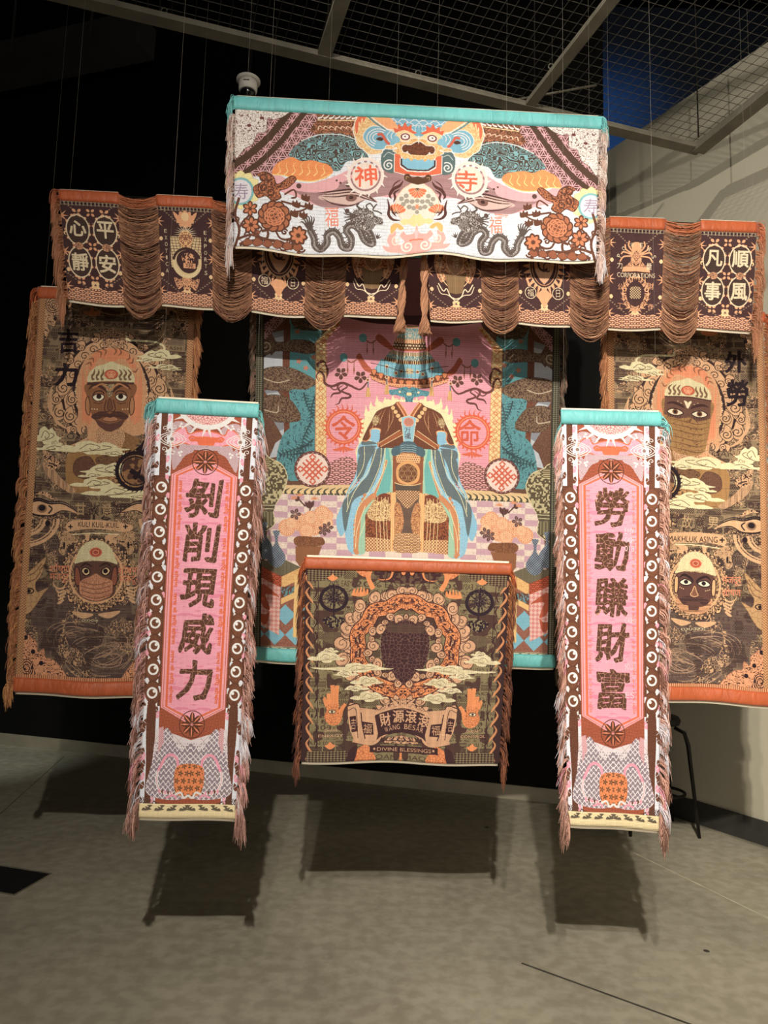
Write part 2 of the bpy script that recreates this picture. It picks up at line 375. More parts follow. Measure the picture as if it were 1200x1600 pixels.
class Canvas:
    """quad = photo-pixel corners (TL, TR, BR, BL) of the cloth; drawing coordinates are photo pixels mapped onto the flat cloth"""
    def __init__(s, quad, w, h, scale, base):
        s.q = np.array(quad, float); s.w, s.h, s.S = w, h, scale
        s.W, s.H = int(w * scale), int(h * scale)
        s.a = np.empty((s.H, s.W, 3), np.float32); s.a[:] = base; s.tr = None; s.clip = None
    def z(s, x0, y0, k): s.tr = (x0, y0, k); return s          # coordinates read off an enlarged crop
    def P(s, pts):
        p = np.asarray(pts, float).reshape(-1, 2)
        if s.tr: p = p / s.tr[2] + np.array(s.tr[:2])
        if s.q is None or len(s.q) == 0: return p * s.S
        a, b, c, d = s.q; uv = np.full(p.shape, .5)
        for _ in range(6):
            u, v = uv[:, :1], uv[:, 1:]
            f = a * (1 - u) * (1 - v) + b * u * (1 - v) + c * u * v + d * (1 - u) * v - p
            fu = (b - a) * (1 - v) + (c - d) * v; fv = (d - a) * (1 - u) + (c - b) * u
            det = fu[:, 0] * fv[:, 1] - fu[:, 1] * fv[:, 0]
            uv = uv - np.c_[(f[:, 0] * fv[:, 1] - f[:, 1] * fv[:, 0]) / det, (fu[:, 0] * f[:, 1] - fu[:, 1] * f[:, 0]) / det]
        return uv * np.array([s.W, s.H])
    def loc(s, pts): return pts
    def mask(s, polys, rule='nz', raw=False, grow=0):
        if isinstance(polys, np.ndarray) and polys.ndim == 2 or (len(polys) and np.ndim(polys[0]) == 1): polys = [polys]
        ps = [np.asarray(p, float) if raw else s.P(p) for p in polys]
        al = np.vstack(ps); x0, y0 = np.floor(al.min(0)).astype(int) - 1 - int(grow); x1, y1 = np.ceil(al.max(0)).astype(int) + 1 + int(grow)
        X0, Y0, X1, Y1 = max(x0, 0), max(y0, 0), min(x1, s.W), min(y1, s.H)
        if X1 <= X0 or Y1 <= Y0: return None
        acc = np.zeros((Y1 - Y0, X1 - X0 + 1), np.int32)
        for p in ps:
            q = np.roll(p, -1, 0)
            for (ax, ay), (bx, by) in zip(p, q):
                if ay == by: continue
                sg = 1
                if ay > by: ax, ay, bx, by = bx, by, ax, ay; sg = -1
                r0 = max(math.ceil(ay - .5), Y0); r1 = min(math.ceil(by - .5), Y1)
                if r1 <= r0: continue
                r = np.arange(r0, r1); xs = ax + (r + .5 - ay) * (bx - ax) / (by - ay)
                ci = np.clip(np.ceil(xs - .5).astype(int) - X0, 0, X1 - X0)
                np.add.at(acc, (r - Y0, ci), sg)
        c = np.cumsum(acc, 1)[:, :-1]
        m = (c != 0) if rule == 'nz' else (c % 2 != 0)
        if grow > 0:
            o = m.copy(); R = int(math.ceil(grow))
            for dy in range(-R, R + 1):
                for dx in range(-R, R + 1):
                    if dx * dx + dy * dy <= grow * grow + .01 and (dx or dy):
                        h_, w_ = m.shape
                        if abs(dy) < h_ and abs(dx) < w_:
                            o[max(dy, 0):h_ + min(dy, 0), max(dx, 0):w_ + min(dx, 0)] |= m[max(-dy, 0):h_ + min(-dy, 0), max(-dx, 0):w_ + min(-dx, 0)]
            m = o
        if s.clip is not None: m = m & s.clip[Y0:Y1, X0:X1]
        return X0, Y0, X1, Y1, m
    def fill(s, polys, col, pat=None, col2=None, rule='nz', raw=False, mix=1.0, grow=0):
        M = s.mask(polys, rule, raw, grow)
        if M is None: return s
        X0, Y0, X1, Y1, m = M; sub = s.a[Y0:Y1, X0:X1]
        if col is not None: sub[m] = sub[m] * (1 - mix) + np.array(col, np.float32) * mix
        if pat is not None:
            yy, xx = np.mgrid[Y0:Y1, X0:X1]
            pm = pat(xx / s.S, yy / s.S) & m; sub[pm] = sub[pm] * (1 - mix) + np.array(col2, np.float32) * mix
        return s
    def sm(s, pts, col, pat=None, col2=None, line=None, lw=.8, **k):   # smooth closed shape
        c = cr(pts); s.fill(c, col, pat, col2, **k)
        if line is not None: s.st(c, lw, line, closed=True, smooth=False)
        return s
    def all(s, col, pat=None, col2=None, box=None):
        x0, y0, x1, y1 = box or (0, 0, 1, 1)
        return s.fill(np.array([(x0 * s.W, y0 * s.H), (x1 * s.W, y0 * s.H), (x1 * s.W, y1 * s.H), (x0 * s.W, y1 * s.H)]), col, pat, col2, raw=True)
    def st(s, pts, wd, col, closed=False, smooth=True, taper=0, **k):
        """stroke; wd in photo pixels; taper 1 = pointed end, 2 = both ends"""
        p = np.asarray(pts, float)
        if smooth: p = cr(p, closed, 5)
        p = s.P(p)
        if closed: p = np.vstack([p, p[:1]])
        keep_ = np.r_[True, np.hypot(*(p[1:] - p[:-1]).T) > 1e-6]; p = p[keep_]
        if len(p) < 2: return s
        t = np.gradient(p, axis=0); t /= np.maximum(np.hypot(t[:, 0], t[:, 1]), 1e-9)[:, None]
        u = np.linspace(0, 1, len(p)); w_ = np.full(len(p), wd * s.S / 2)
        if taper == 1: w_ = w_ * (1 - u) ** .7
        elif taper == 2: w_ = w_ * np.sin(PI * np.clip(u, .02, .98)) ** .6
        n = np.c_[-t[:, 1], t[:, 0]] * w_[:, None]
        L_, R_ = p + n, p - n; ps = []
        for i in range(len(p) - 1):
            q = np.array([L_[i], L_[i + 1], R_[i + 1], R_[i]])
            ar = np.sum(q[:, 0] * np.roll(q[:, 1], -1) - np.roll(q[:, 0], -1) * q[:, 1]); ps.append(q if ar > 0 else q[::-1])
        return s.fill(ps, col, raw=True, **k)
    def text(s, t, cx, cy, wd, ht, col, bold=.015, rot=0, shear=0, pat=None, col2=None, rough=0, arc=None, cell=True, **k):
        """box centre and size in current coordinates; arc=(bend) lifts the middle"""
        T, asp = glyph(t, 0.0); R = []
        n_ = max(len(t), 1); aw = abs(wd); g_ = bold * min(ht, aw / n_ * 1.6 if n_ > 1 else aw) * s.S / (s.tr[2] if s.tr else 1)
        wd -= math.copysign(1.4 * g_ / s.S * (s.tr[2] if s.tr else 1), wd); ht -= 1.4 * g_ / s.S * (s.tr[2] if s.tr else 1)
        c, sn = math.cos(rot), math.sin(rot)
        for q in T:
            x = (q[:, 0] - .5) * wd; y = (q[:, 1] - .5) * ht
            if arc: y = y - arc * (1 - (2 * q[:, 0] - 1) ** 2)
            x = x - shear * y
            if rough:
                x = x + rough * np.sin(y * 9 / ht * 2.1 + q[:, 0] * 5); y = y + rough * np.sin(x * 8 / wd * 2 + 1)
            R.append(np.c_[cx + x * c - y * sn, cy + x * sn + y * c])
        return s.fill(R, col, pat, col2, grow=g_, **k)
    def twin(s, t, cx, cy, wd, ht, col, bold=.015, rot=0, **k):
        """the same sign on both halves of a mirrored cloth, each reading the right way"""
        s.text(t, cx, cy, wd, ht, col, bold, rot, **k)
        X, Y = s.P([(cx, cy)])[0] / s.S; f = s.tr[2] if s.tr else 1; q, tr = s.q, s.tr; s.q, s.tr = None, None
        s.text(t, s.W / s.S - X, Y, wd / f, ht / f, col, bold, -rot, **k); s.q, s.tr = q, tr; return s
    def mirror(s):
        h = s.W // 2; s.a[:, s.W - h:] = s.a[:, :h][:, ::-1]; return s
    def cloud(s, cx, cy, w_, h_, col, line, d=1, lw=.6):
        k = [(-1, .15), (-.75, -.15), (-.5, -.1), (-.42, -.55), (-.1, -.75), (.15, -.5), (.35, -.62), (.6, -.3), (.72, 0), (1, .12), (.7, .3), (.35, .35), (.2, .6), (-.15, .62), (-.3, .38), (-.7, .36)]
        P_ = [(cx + d * x * w_ / 2, cy + y * h_ / 2) for x, y in k]
        s.sm(P_, col)
        s.st([(cx + d * (-.35) * w_ / 2, cy + .1 * h_ / 2), (cx - d * .1 * w_ / 2, cy - .42 * h_ / 2), (cx + d * .2 * w_ / 2, cy - .1 * h_ / 2), (cx, cy + .2 * h_ / 2), (cx - d * .1 * w_ / 2, cy)], lw, line)
        s.st([(cx + d * .25 * w_ / 2, cy - .25 * h_ / 2), (cx + d * .5 * w_ / 2, cy - .1 * h_ / 2), (cx + d * .3 * w_ / 2, cy + .15 * h_ / 2), (cx - d * .3 * w_ / 2, cy + .35 * h_ / 2)], lw, line)
        return s
    def weave(s, rib=0.0, amt=.035, ribw=1.2):
        a = s.a; H, W = s.H, s.W
        g = RNG.normal(0, amt, (H, 1, 1)) * .5 + RNG.normal(0, amt, (1, W, 1)) * .5 + RNG.normal(0, amt, (H, W, 1))
        a *= (1 + g).astype(np.float32)
        if rib:
            x = np.arange(W) / s.S; a *= (1 - rib * ((x / ribw) % 1 < .4))[None, :, None].astype(np.float32)
        np.clip(a, 0, 255, out=a); return s
    def image(s, name):
        im = bpy.data.images.new(name, s.W, s.H, alpha=False); im.colorspace_settings.name = 'sRGB'
        px = np.ones((s.H, s.W, 4), np.float32); px[..., :3] = s.a[::-1] / 255.0
        im.pixels.foreach_set(px.ravel()); im.update(); im.pack(); return im
WH, CREAM, BRN, DKB, PINK, MAUVE, ORG, PEACH, TEAL, BLUE = (232, 226, 222), (240, 212, 158), (112, 70, 48), (84, 56, 50), (230, 168, 172), (150, 112, 112), (232, 104, 54), (240, 170, 110), (120, 184, 190), (128, 182, 204)
Q_top = [(368, 150), (938, 182), (930, 406), (365, 388)]
def art_top():
    c = Canvas(Q_top, 572, 235, 2.3, (230, 232, 238))
    c.all(None, p_brick(16, 5, .7), (200, 198, 200))
    c.z(340, 130, 3.871)
    c.fill([(100, 100), (620, 100), (620, 300), (520, 420), (420, 560), (90, 580)], (96, 62, 58), p_asanoha(13.5, .048), (222, 168, 172))
    c.fill([(560, 120), (840, 120), (830, 330), (620, 330), (550, 290), (600, 220)], (104, 66, 46), p_contour(5, 4, .4, 3), (182, 112, 78))
    for i in range(7):
        x = 600 + i * 34; c.st([(x, 215), (x + 25, 205), (x + 45, 170)], 3.2, WH, taper=1)
        c.st([(x, 285 - 6 * (i % 3)), (x + 12, 262), (x + 50, 288)], 2.4, (230, 190, 160), taper=1)
    c.fill([(600, 222), (830, 222), (830, 228), (600, 228)], CREAM)
    c.st([(85, 515), (190, 440), (290, 350), (360, 270), (440, 160)], 10.5, (84, 60, 46))
    c.st([(150, 560), (260, 480), (370, 370), (450, 270), (545, 150)], 8.5, (84, 60, 46))
    c.sm([(105, 140), (440, 140), (410, 195), (340, 225), (300, 215), (290, 300), (240, 310), (215, 370), (160, 410), (105, 450)], (234, 224, 216), p_contour(6, 4.5, .18, 1), (120, 84, 76), line=(90, 60, 50), lw=.7)
    for (x, y) in ((265, 215), (190, 262)): c.fill(ell(x, y, 13, 9), (110, 55, 55))
    # grey and teal waves
    c.sm([(430, 450), (500, 360), (610, 310), (740, 305), (840, 340), (890, 420), (900, 470), (780, 470), (720, 530), (600, 500)], (84, 70, 62), p_wave(8.5, 5, .42), (128, 178, 184))
    c.st([(500, 355), (610, 315), (740, 312), (840, 345)], 1.3, WH)
    # pink hill with an eye under it
    c.sm([(330, 545), (440, 600), (560, 605), (700, 560), (860, 500), (1060, 520), (1280, 540), (1280, 700), (1000, 690), (900, 690), (780, 740), (600, 735), (470, 690), (330, 640)], PINK)
    c.sm([(440, 640), (560, 648), (680, 632), (760, 590), (880, 560), (1080, 530), (1260, 560), (1210, 640), (1010, 680), (900, 700), (800, 742), (640, 745), (560, 715)], (158, 118, 118), p_hlines(1.8, .4), (182, 140, 140))
    c.sm([(350, 560), (470, 610), (620, 625), (720, 600), (700, 640), (560, 660), (420, 640)], PINK)
    c.sm([(600, 690), (680, 655), (800, 640), (890, 670), (960, 720), (880, 705), (820, 735), (720, 720)], (214, 180, 170))
    for k, (dy, wv) in enumerate(((0, 3), (16, 2), (34, 2.2))):
        c.st([(595 + 10 * k, 662 + dy * .5), (700, 648 + dy), (810, 640 + dy), (890, 672 + dy * .8), (955, 722)], wv, (84, 54, 50), taper=2)
    c.st([(620, 690), (700, 725), (800, 735), (880, 705)], 2, (84, 54, 50), taper=2)
    c.fill(ell(800, 690, 34, 22), (130, 90, 80)); c.fill(ell(800, 688, 13, 10), (70, 45, 42))
    for q in ((486, 626, 15), (780, 612, 14), (712, 585, 6), (775, 768, 14), (735, 600, 7)): c.fill(ell(*q), (96, 66, 60))
    # orange flame cloud
    c.sm([(325, 560), (350, 500), (400, 470), (450, 455), (500, 478), (560, 470), (620, 482), (665, 495), (690, 535), (640, 575), (560, 595), (470, 592), (390, 565)], (236, 128, 62), p_dots(1.7, .3), (246, 170, 90))
    for i in range(7):
        x = 370 + i * 44; c.st([(x - 15, 562), (x + 6, 540), (x - 4, 505), (x + 18, 478)], 1.5, (250, 214, 140), taper=1)
    c.st([(330, 562), (400, 566), (480, 592), (580, 592), (680, 548)], 1.6, (248, 210, 130))
    # temple name roundels: white wheel with thorns
    def wheel(x, y, r):
        c.fill([ell(x, y, r), ell(x, y, r * .82)[::-1]], (238, 220, 210)); c.fill(ell(x, y, r * .72), (240, 226, 212), p_diamond(2.4, .12), (238, 208, 190))
        for k in range(14): c.st([(x + r * .95 * math.cos(k * PI / 7), y + r * .95 * math.sin(k * PI / 7)), (x + r * 1.22 * math.cos(k * PI / 7 + .1), y + r * 1.22 * math.sin(k * PI / 7 + .1))], 3.6, (244, 232, 222), smooth=False, taper=1)
        for k in range(14):
            a = k * PI / 7 + .22; c.fill(ell(x + r * .77 * math.cos(a), y + r * .77 * math.sin(a), r * .09, r * .05, 10, rot=a + PI / 2), (160, 120, 118))
    wheel(886, 562, 112)
    # medallion, flowers, butterfly
    for q in petals(140, 655, 118, 12, .9, .3): c.fill(q, (240, 226, 160)); c.st(q, .5, (205, 180, 110), closed=True, smooth=False)
    c.fill(ell(140, 662, 78, 84), (128, 184, 188)); c.fill(ell(140, 662, 64, 70), (226, 220, 226))
    def flower(x, y, r, k, rot=0, c1=(206, 122, 78), c2=(98, 58, 42)):
        for q in petals(x, y, r * 1.12, k, .95, .05, rot): c.fill(q, c2)
        for q in petals(x, y, r * .88, k, .7, .25, rot): c.fill(q, c1)
        c.fill(ell(x, y, r * .22), c2)
    for pts, wv in (([(105, 1000), (130, 900), (105, 800), (130, 700)], 4), ([(110, 960), (200, 930), (290, 950), (300, 900), (265, 905)], 4), ([(130, 990), (250, 960), (380, 960), (440, 990), (445, 940), (410, 945)], 4.5), ([(350, 900), (380, 940), (460, 940), (530, 930)], 3), ([(380, 720), (450, 735), (520, 745)], 3), ([(440, 780), (500, 770), (560, 735)], 2.6), ([(400, 680), (455, 650), (470, 690), (440, 700)], 2.6), ([(200, 800), (150, 850), (125, 900)], 3)):
        c.st(pts, wv, (104, 62, 44))
    for (x, y, r_, a0, d_) in ((175, 930, 26, 0, 1), (250, 890, 24, 2, 1), (300, 975, 26, 3, -1), (395, 985, 24, 1, 1), (160, 990, 24, 4, -1), (450, 960, 20, 2, 1), (235, 940, 20, 5, -1), (115, 830, 18, 1, 1), (400, 900, 20, 4, 1), (500, 985, 22, 2, -1)):
        c.st(spiral(x, y, r_, 1.3, a0, d_), 2.6, (104, 62, 44)); ca, sa = math.cos(a0), math.sin(a0); c.sm([(x + r_ * ca, y + r_ * sa), (x + r_ * 1.7 * ca - 8, y + r_ * 1.5 * sa - 10), (x + r_ * 2.3 * ca, y + r_ * 2 * sa), (x + r_ * 1.7 * ca + 10, y + r_ * 1.5 * sa + 8)], (150, 86, 56), line=(96, 56, 40), lw=.6)
    for k in range(6): c.sm([(150 + 60 * k, 985), (175 + 60 * k, 955 - 8 * (k % 2)), (215 + 58 * k, 975), (180 + 60 * k, 1000)], (150, 86, 56), line=(96, 56, 40), lw=.9)
    for k in range(11):
        a = k * 2 * PI / 11; c.fill(ell(340 + 66 * math.cos(a), 812 + 62 * math.sin(a), 36, 34), (98, 58, 42)); c.fill(ell(340 + 66 * math.cos(a), 812 + 62 * math.sin(a), 28, 25), (178, 104, 66))
    c.fill(ell(340, 812, 70, 62), (110, 64, 44))
    for rr in (60, 42, 24):
        for k in range(int(rr / 6)): a = k * 2 * PI / int(rr / 6) + rr; c.fill([ell(340 + rr * .8 * math.cos(a), 812 + rr * .72 * math.sin(a), 19, 15, 14, rot=a + 1.57), ell(340 + rr * .72 * math.cos(a), 812 + rr * .65 * math.sin(a), 13, 9, 14, rot=a + 1.57)[::-1]], (214, 128, 84))
    flower(200, 868, 52, 7, .3); flower(482, 912, 52, 8, .2); flower(195, 768, 44, 6, -PI / 2)
    for (x, y) in ((525, 695), (545, 742), (458, 790), (512, 796), (470, 735)): c.sm([(x - 24, y + 8), (x - 20, y - 22), (x - 6, y - 12), (x + 4, y - 28), (x + 12, y - 10), (x + 26, y - 14), (x + 18, y + 20)], (104, 62, 44))
    c.sm([(215, 640), (270, 600), (240, 560), (290, 545), (335, 575), (360, 620), (440, 570), (470, 590), (420, 640), (370, 660), (380, 700), (330, 720), (290, 690), (240, 700)], (196, 114, 70), p_contour(5, 4, .5, 2), (98, 58, 42), line=(98, 58, 42), lw=1.2)
    for (x, y, r) in ((275, 580, 24), (275, 640, 22), (320, 670, 22)): c.fill([ell(x, y, r), ell(x, y, r * .6)[::-1]], (98, 58, 42))
    # seal
    c.st([(640, 752), (722, 752)], 1.6, (236, 120, 84)); c.st([(645, 762), (718, 762)], .8, (236, 120, 84))
    # dragon
    G = (92, 78, 72)
    body = [(548, 870), (575, 920), (582, 965), (618, 985), (655, 950), (655, 905), (692, 885), (728, 920), (745, 975), (790, 985), (800, 930), (770, 880), (800, 850), (850, 880), (880, 940), (930, 960), (905, 890), (850, 860), (815, 820), (840, 780), (900, 775)]
    c.st(body, 11, G); c.st(body, 8, (196, 190, 188), taper=0)
    c.st(body, 7.6, G)
    M = c.mask  # scales
    bp = cr(body, False, 5)
    for k in range(0, len(bp) - 1, 1):
        c.fill([ell(bp[k][0], bp[k][1] + 6, 6, 5, 10), ell(bp[k][0], bp[k][1] + 6, 3.4, 2.8, 10)[::-1]], (200, 192, 188))
        if k % 2 == 0:
            tx, ty = bp[k + 1] - bp[k]; l = math.hypot(tx, ty) + 1e-6; nx, ny = ty / l, -tx / l
            c.st([(bp[k][0] + nx * 20, bp[k][1] + ny * 20), (bp[k][0] + nx * 36, bp[k][1] + ny * 36)], 2, G, smooth=False, taper=1)
    for a in np.linspace(-2.6, -.9, 6): c.st([(548, 880), (548 + 45 * math.cos(a), 860 + 50 * math.sin(a)), (548 + 62 * math.cos(a - .3), 855 + 62 * math.sin(a - .3))], 3.4, G, taper=1)
    c.sm([(800, 800), (830, 760), (880, 755), (930, 775), (945, 800), (985, 815), (990, 850), (950, 852), (925, 880), (870, 880), (820, 860)], G, p_contour(4, 4, .3, 4), (206, 198, 194))
    c.fill(ell(905, 797, 9, 7), WH); c.fill(ell(905, 797, 4), (60, 46, 44))
    for a in (2.6, 2.9, 3.2, 3.5): c.st([(830, 800), (800 + 30 * math.cos(a), 790 + 60 * math.sin(a)), (800 + 52 * math.cos(a), 780 + 90 * math.sin(a))], 3.2, G, taper=1)
    c.st([(860, 760), (835, 740), (845, 722)], 3, G); c.st([(905, 770), (890, 740), (915, 728), (935, 750), (955, 730), (930, 765), (960, 775), (985, 790)], 2, G)
    for (x, y) in ((955, 930), (610, 990), (760, 985)):
        for a in (-1.9, -1.4, -.9, -.3): c.st([(x, y), (x + 34 * math.cos(a), y + 34 * math.sin(a))], 3, G, smooth=False, taper=1)
    # ---- lion-like mask in the middle (left half; the weave repeats it mirrored)
    c.z(541.6, 170, 5.4545)
    GT = (92, 112, 112)
    c.sm([(290, 380), (370, 335), (420, 380), (400, 540), (330, 545), (285, 500)], GT); c.st(spiral(345, 490, 48, 1.7, 1), 2, WH); c.st([(300, 420), (340, 380), (390, 400)], 1.2, (190, 200, 200))
    ear = [(62, 250), (45, 190), (60, 110), (100, 30), (200, 20), (330, 120), (420, 190), (470, 300), (400, 350), (300, 350), (285, 385), (180, 392), (130, 350), (80, 310)]
    c.sm(ear, (238, 206, 150), p_mottle(1.3, .52), (226, 168, 104), line=WH, lw=1.4)
    c.sm([(66, 210), (60, 120), (110, 30), (150, 30), (160, 60), (130, 120), (120, 80), (105, 150), (95, 110), (85, 200)], (228, 104, 58), line=(246, 222, 170), lw=.8)
    c.sm([(128, 240), (160, 175), (230, 148), (310, 175), (380, 200), (450, 235), (490, 290), (430, 320), (330, 320), (300, 352), (220, 348), (160, 300)], (122, 178, 200), line=WH, lw=1.2)
    c.fill([(150, 20), (480, 20), (480, 130), (420, 170), (380, 185), (330, 170), (240, 95)], (242, 168, 110)); c.st([(150, 25), (235, 100), (330, 175), (385, 188)], 1.5, WH)
    c.st([(145, 40), (225, 115), (320, 185)], 2.4, (96, 140, 150))
    for r in (95, 70, 45): c.st(ell(255, 250, r, r * .8, 16, PI * .6, PI * 1.75), 1.5, WH, smooth=False)
    for x in (330, 365, 400): c.st([(x + 30, 195), (x, 240), (x + 30, 300)], 1.1, WH)
    c.st([(250, 225), (285, 222), (310, 260), (335, 298), (355, 305)], 4.4, (206, 88, 60)); c.sm([(240, 262), (270, 245), (300, 262), (290, 278), (262, 276)], (84, 54, 44))
    c.sm([(340, 35), (600, 35), (600, 235), (560, 235), (520, 190), (470, 165), (430, 160), (400, 120)], (120, 178, 202), p_seigaiha(9, .13, 1), WH)
    c.sm([(575, 165), (600, 150), (600, 240), (545, 225), (545, 205), (575, 200)], (110, 170, 192), line=WH, lw=.7)
    c.fill([(400, 215), (385, 170), (425, 178), (425, 130), (460, 165), (485, 115), (505, 160), (540, 140), (540, 185), (590, 215), (540, 225), (480, 195), (430, 200)], (222, 92, 48)); c.st([(400, 215), (480, 192), (560, 225)], 1, CREAM)
    c.sm([(420, 215), (480, 195), (540, 215), (600, 262), (600, 300), (500, 310), (440, 300), (400, 290)], (238, 206, 150))
    c.sm([(600, 275), (540, 262), (500, 290), (430, 282), (400, 310), (380, 330), (420, 345), (380, 365), (410, 385), (400, 410), (450, 415), (480, 440), (510, 425), (540, 455), (570, 435), (600, 455)], (236, 200, 138), p_mottle(1.2, .5), (222, 160, 90), line=WH, lw=1)
    c.sm([(390, 300), (440, 290), (430, 250), (400, 240), (370, 270)], (128, 182, 204))
    c.fill(ell(487, 246, 45, 33), WH); c.fill([ell(487, 246, 41, 30), ell(487, 246, 29, 21)[::-1]], (128, 46, 40)); c.fill(ell(487, 246, 27, 20), WH); c.fill(ell(484, 244, 7), (90, 60, 50))
    c.fill([(395, 388), (440, 400), (455, 430), (600, 430), (600, 582), (540, 580), (470, 562), (395, 545)], (222, 96, 50)); c.st([(395, 388), (392, 545), (470, 565), (600, 584)], 1.4, WH, smooth=False)
    c.fill([(440, 430), (600, 445), (600, 548), (500, 540), (440, 500)], WH); c.fill([(447, 432), (600, 440), (600, 538), (505, 530), (447, 490)], (82, 54, 50)); c.fill([(460, 430), (600, 430), (600, 526), (510, 518), (460, 480)], (138, 196, 216), p_check(1.1), (122, 178, 204))
    c.sm([(600, 292), (560, 298), (530, 315), (480, 312), (456, 340), (470, 378), (510, 385), (545, 408), (600, 414)], (122, 68, 40), p_contour(3, 3, .4, 4), (90, 50, 34), line=WH, lw=1.2)
    c.fill(ell(503, 376, 8), WH); c.fill([(440, 395), (600, 400), (600, 448), (560, 432), (540, 455), (510, 425), (480, 440), (460, 415)], (238, 204, 145), p_mottle(1.2, .5), (226, 168, 100))
    # lotus-wrapped ball and scrolls
    c.sm([(600, 650), (500, 665), (440, 720), (405, 790), (420, 880), (480, 960), (600, 985)], (232, 222, 205))
    for (x, y, a0) in ((600, 680, PI * .62), (410, 900, -PI * .45)):
        for k in range(7):
            a = a0 + (k - 3) * .3; ca, sa = math.cos(a), math.sin(a)
            c.sm([(x + ca * 18, y + sa * 18), (x + ca * 70 - sa * 16, y + sa * 70 + ca * 16), (x + ca * 92, y + sa * 92), (x + ca * 70 + sa * 16, y + sa * 70 - ca * 16)], (232, 110, 62), line=(244, 214, 178), lw=.6)
            c.st([(x + ca * 10, y + sa * 10), (x + ca * 34, y + sa * 34)], 1.2, (110, 60, 40), smooth=False)
    for (x, y) in ((455, 770), (500, 790), (545, 795), (590, 790), (470, 815), (520, 840), (560, 850), (590, 885), (495, 745)): c.fill(ell(x, y, 21, 19), (168, 158, 144)); 
    c.fill(star(590, 840, 30, 14, 6), (236, 140, 96)); c.st(cr([(600, 650), (500, 665), (440, 720), (405, 790), (420, 880), (480, 960), (600, 985)]), 1, (236, 190, 150), smooth=False)
    for p, wv in (([(470, 620), (440, 660), (385, 690), (355, 740), (370, 770)], 5), ([(440, 690), (395, 720), (400, 760), (385, 800)], 3.5), ([(335, 770), (350, 840), (345, 900), (380, 940), (440, 950)], 4.5), ([(365, 830), (380, 880), (410, 915)], 3), ([(450, 610), (400, 640), (375, 680)], 2)): c.st(p, wv, (90, 52, 46), taper=2)
    c.sm([(600, 585), (545, 590), (515, 562), (482, 568), (478, 605), (505, 625), (560, 645), (600, 648)], (96, 62, 42)); c.st([(520, 590), (495, 585), (495, 610)], .9, (190, 150, 110))
    c.sm([(600, 930), (560, 900), (520, 940), (480, 935), (440, 960), (470, 990), (520, 985), (560, 1010), (600, 1000)], (244, 216, 150), line=WH, lw=.7)
    c.sm([(600, 980), (575, 1010), (560, 1060), (500, 1070), (470, 1040), (440, 1080), (480, 1130), (430, 1150), (400, 1110), (410, 1040), (360, 1050), (330, 1110), (350, 1160), (290, 1150), (330, 1200), (420, 1215), (600, 1230)], (240, 170, 160), line=WH, lw=.8)
    c.sm([(365, 1060), (360, 1000), (400, 970), (450, 985), (475, 1020), (440, 1030), (420, 1010), (395, 1040)], (238, 180, 100), line=WH, lw=.8)
    c.st(spiral(505, 1170, 50, 1.5, .4), 2.6, (250, 226, 216)); c.st(spiral(410, 1120, 40, 1.4, 2), 2.2, (248, 216, 200)); c.st([(520, 1125), (560, 1120), (600, 1130)], 2, (222, 110, 70))
    c.fill([(565, 1065), (600, 990), (600, 1120), (575, 1110)], (246, 190, 190))
    c.mirror()
    c.z(340, 130, 3.871)
    c.twin('寿', 142, 662, 84, 96, (160, 140, 165), .01)
    c.text('神', 888, 562, 138, 124, (236, 92, 50), .022, -.06, rough=2)
    c.text('福', 682, 808, 80, 100, (236, 120, 84), .0); c.text('福', 1675, 852, 80, 100, (236, 120, 84), .0)
    c.z(540, 170, 5.4545); c.text('寺', 1016, 624, 190, 178, (236, 92, 50), .024, 0, rough=3)
    return c.weave(0, .03)
Q_cb = [(402, 372), (878, 396), (866, 1044), (395, 1031)]
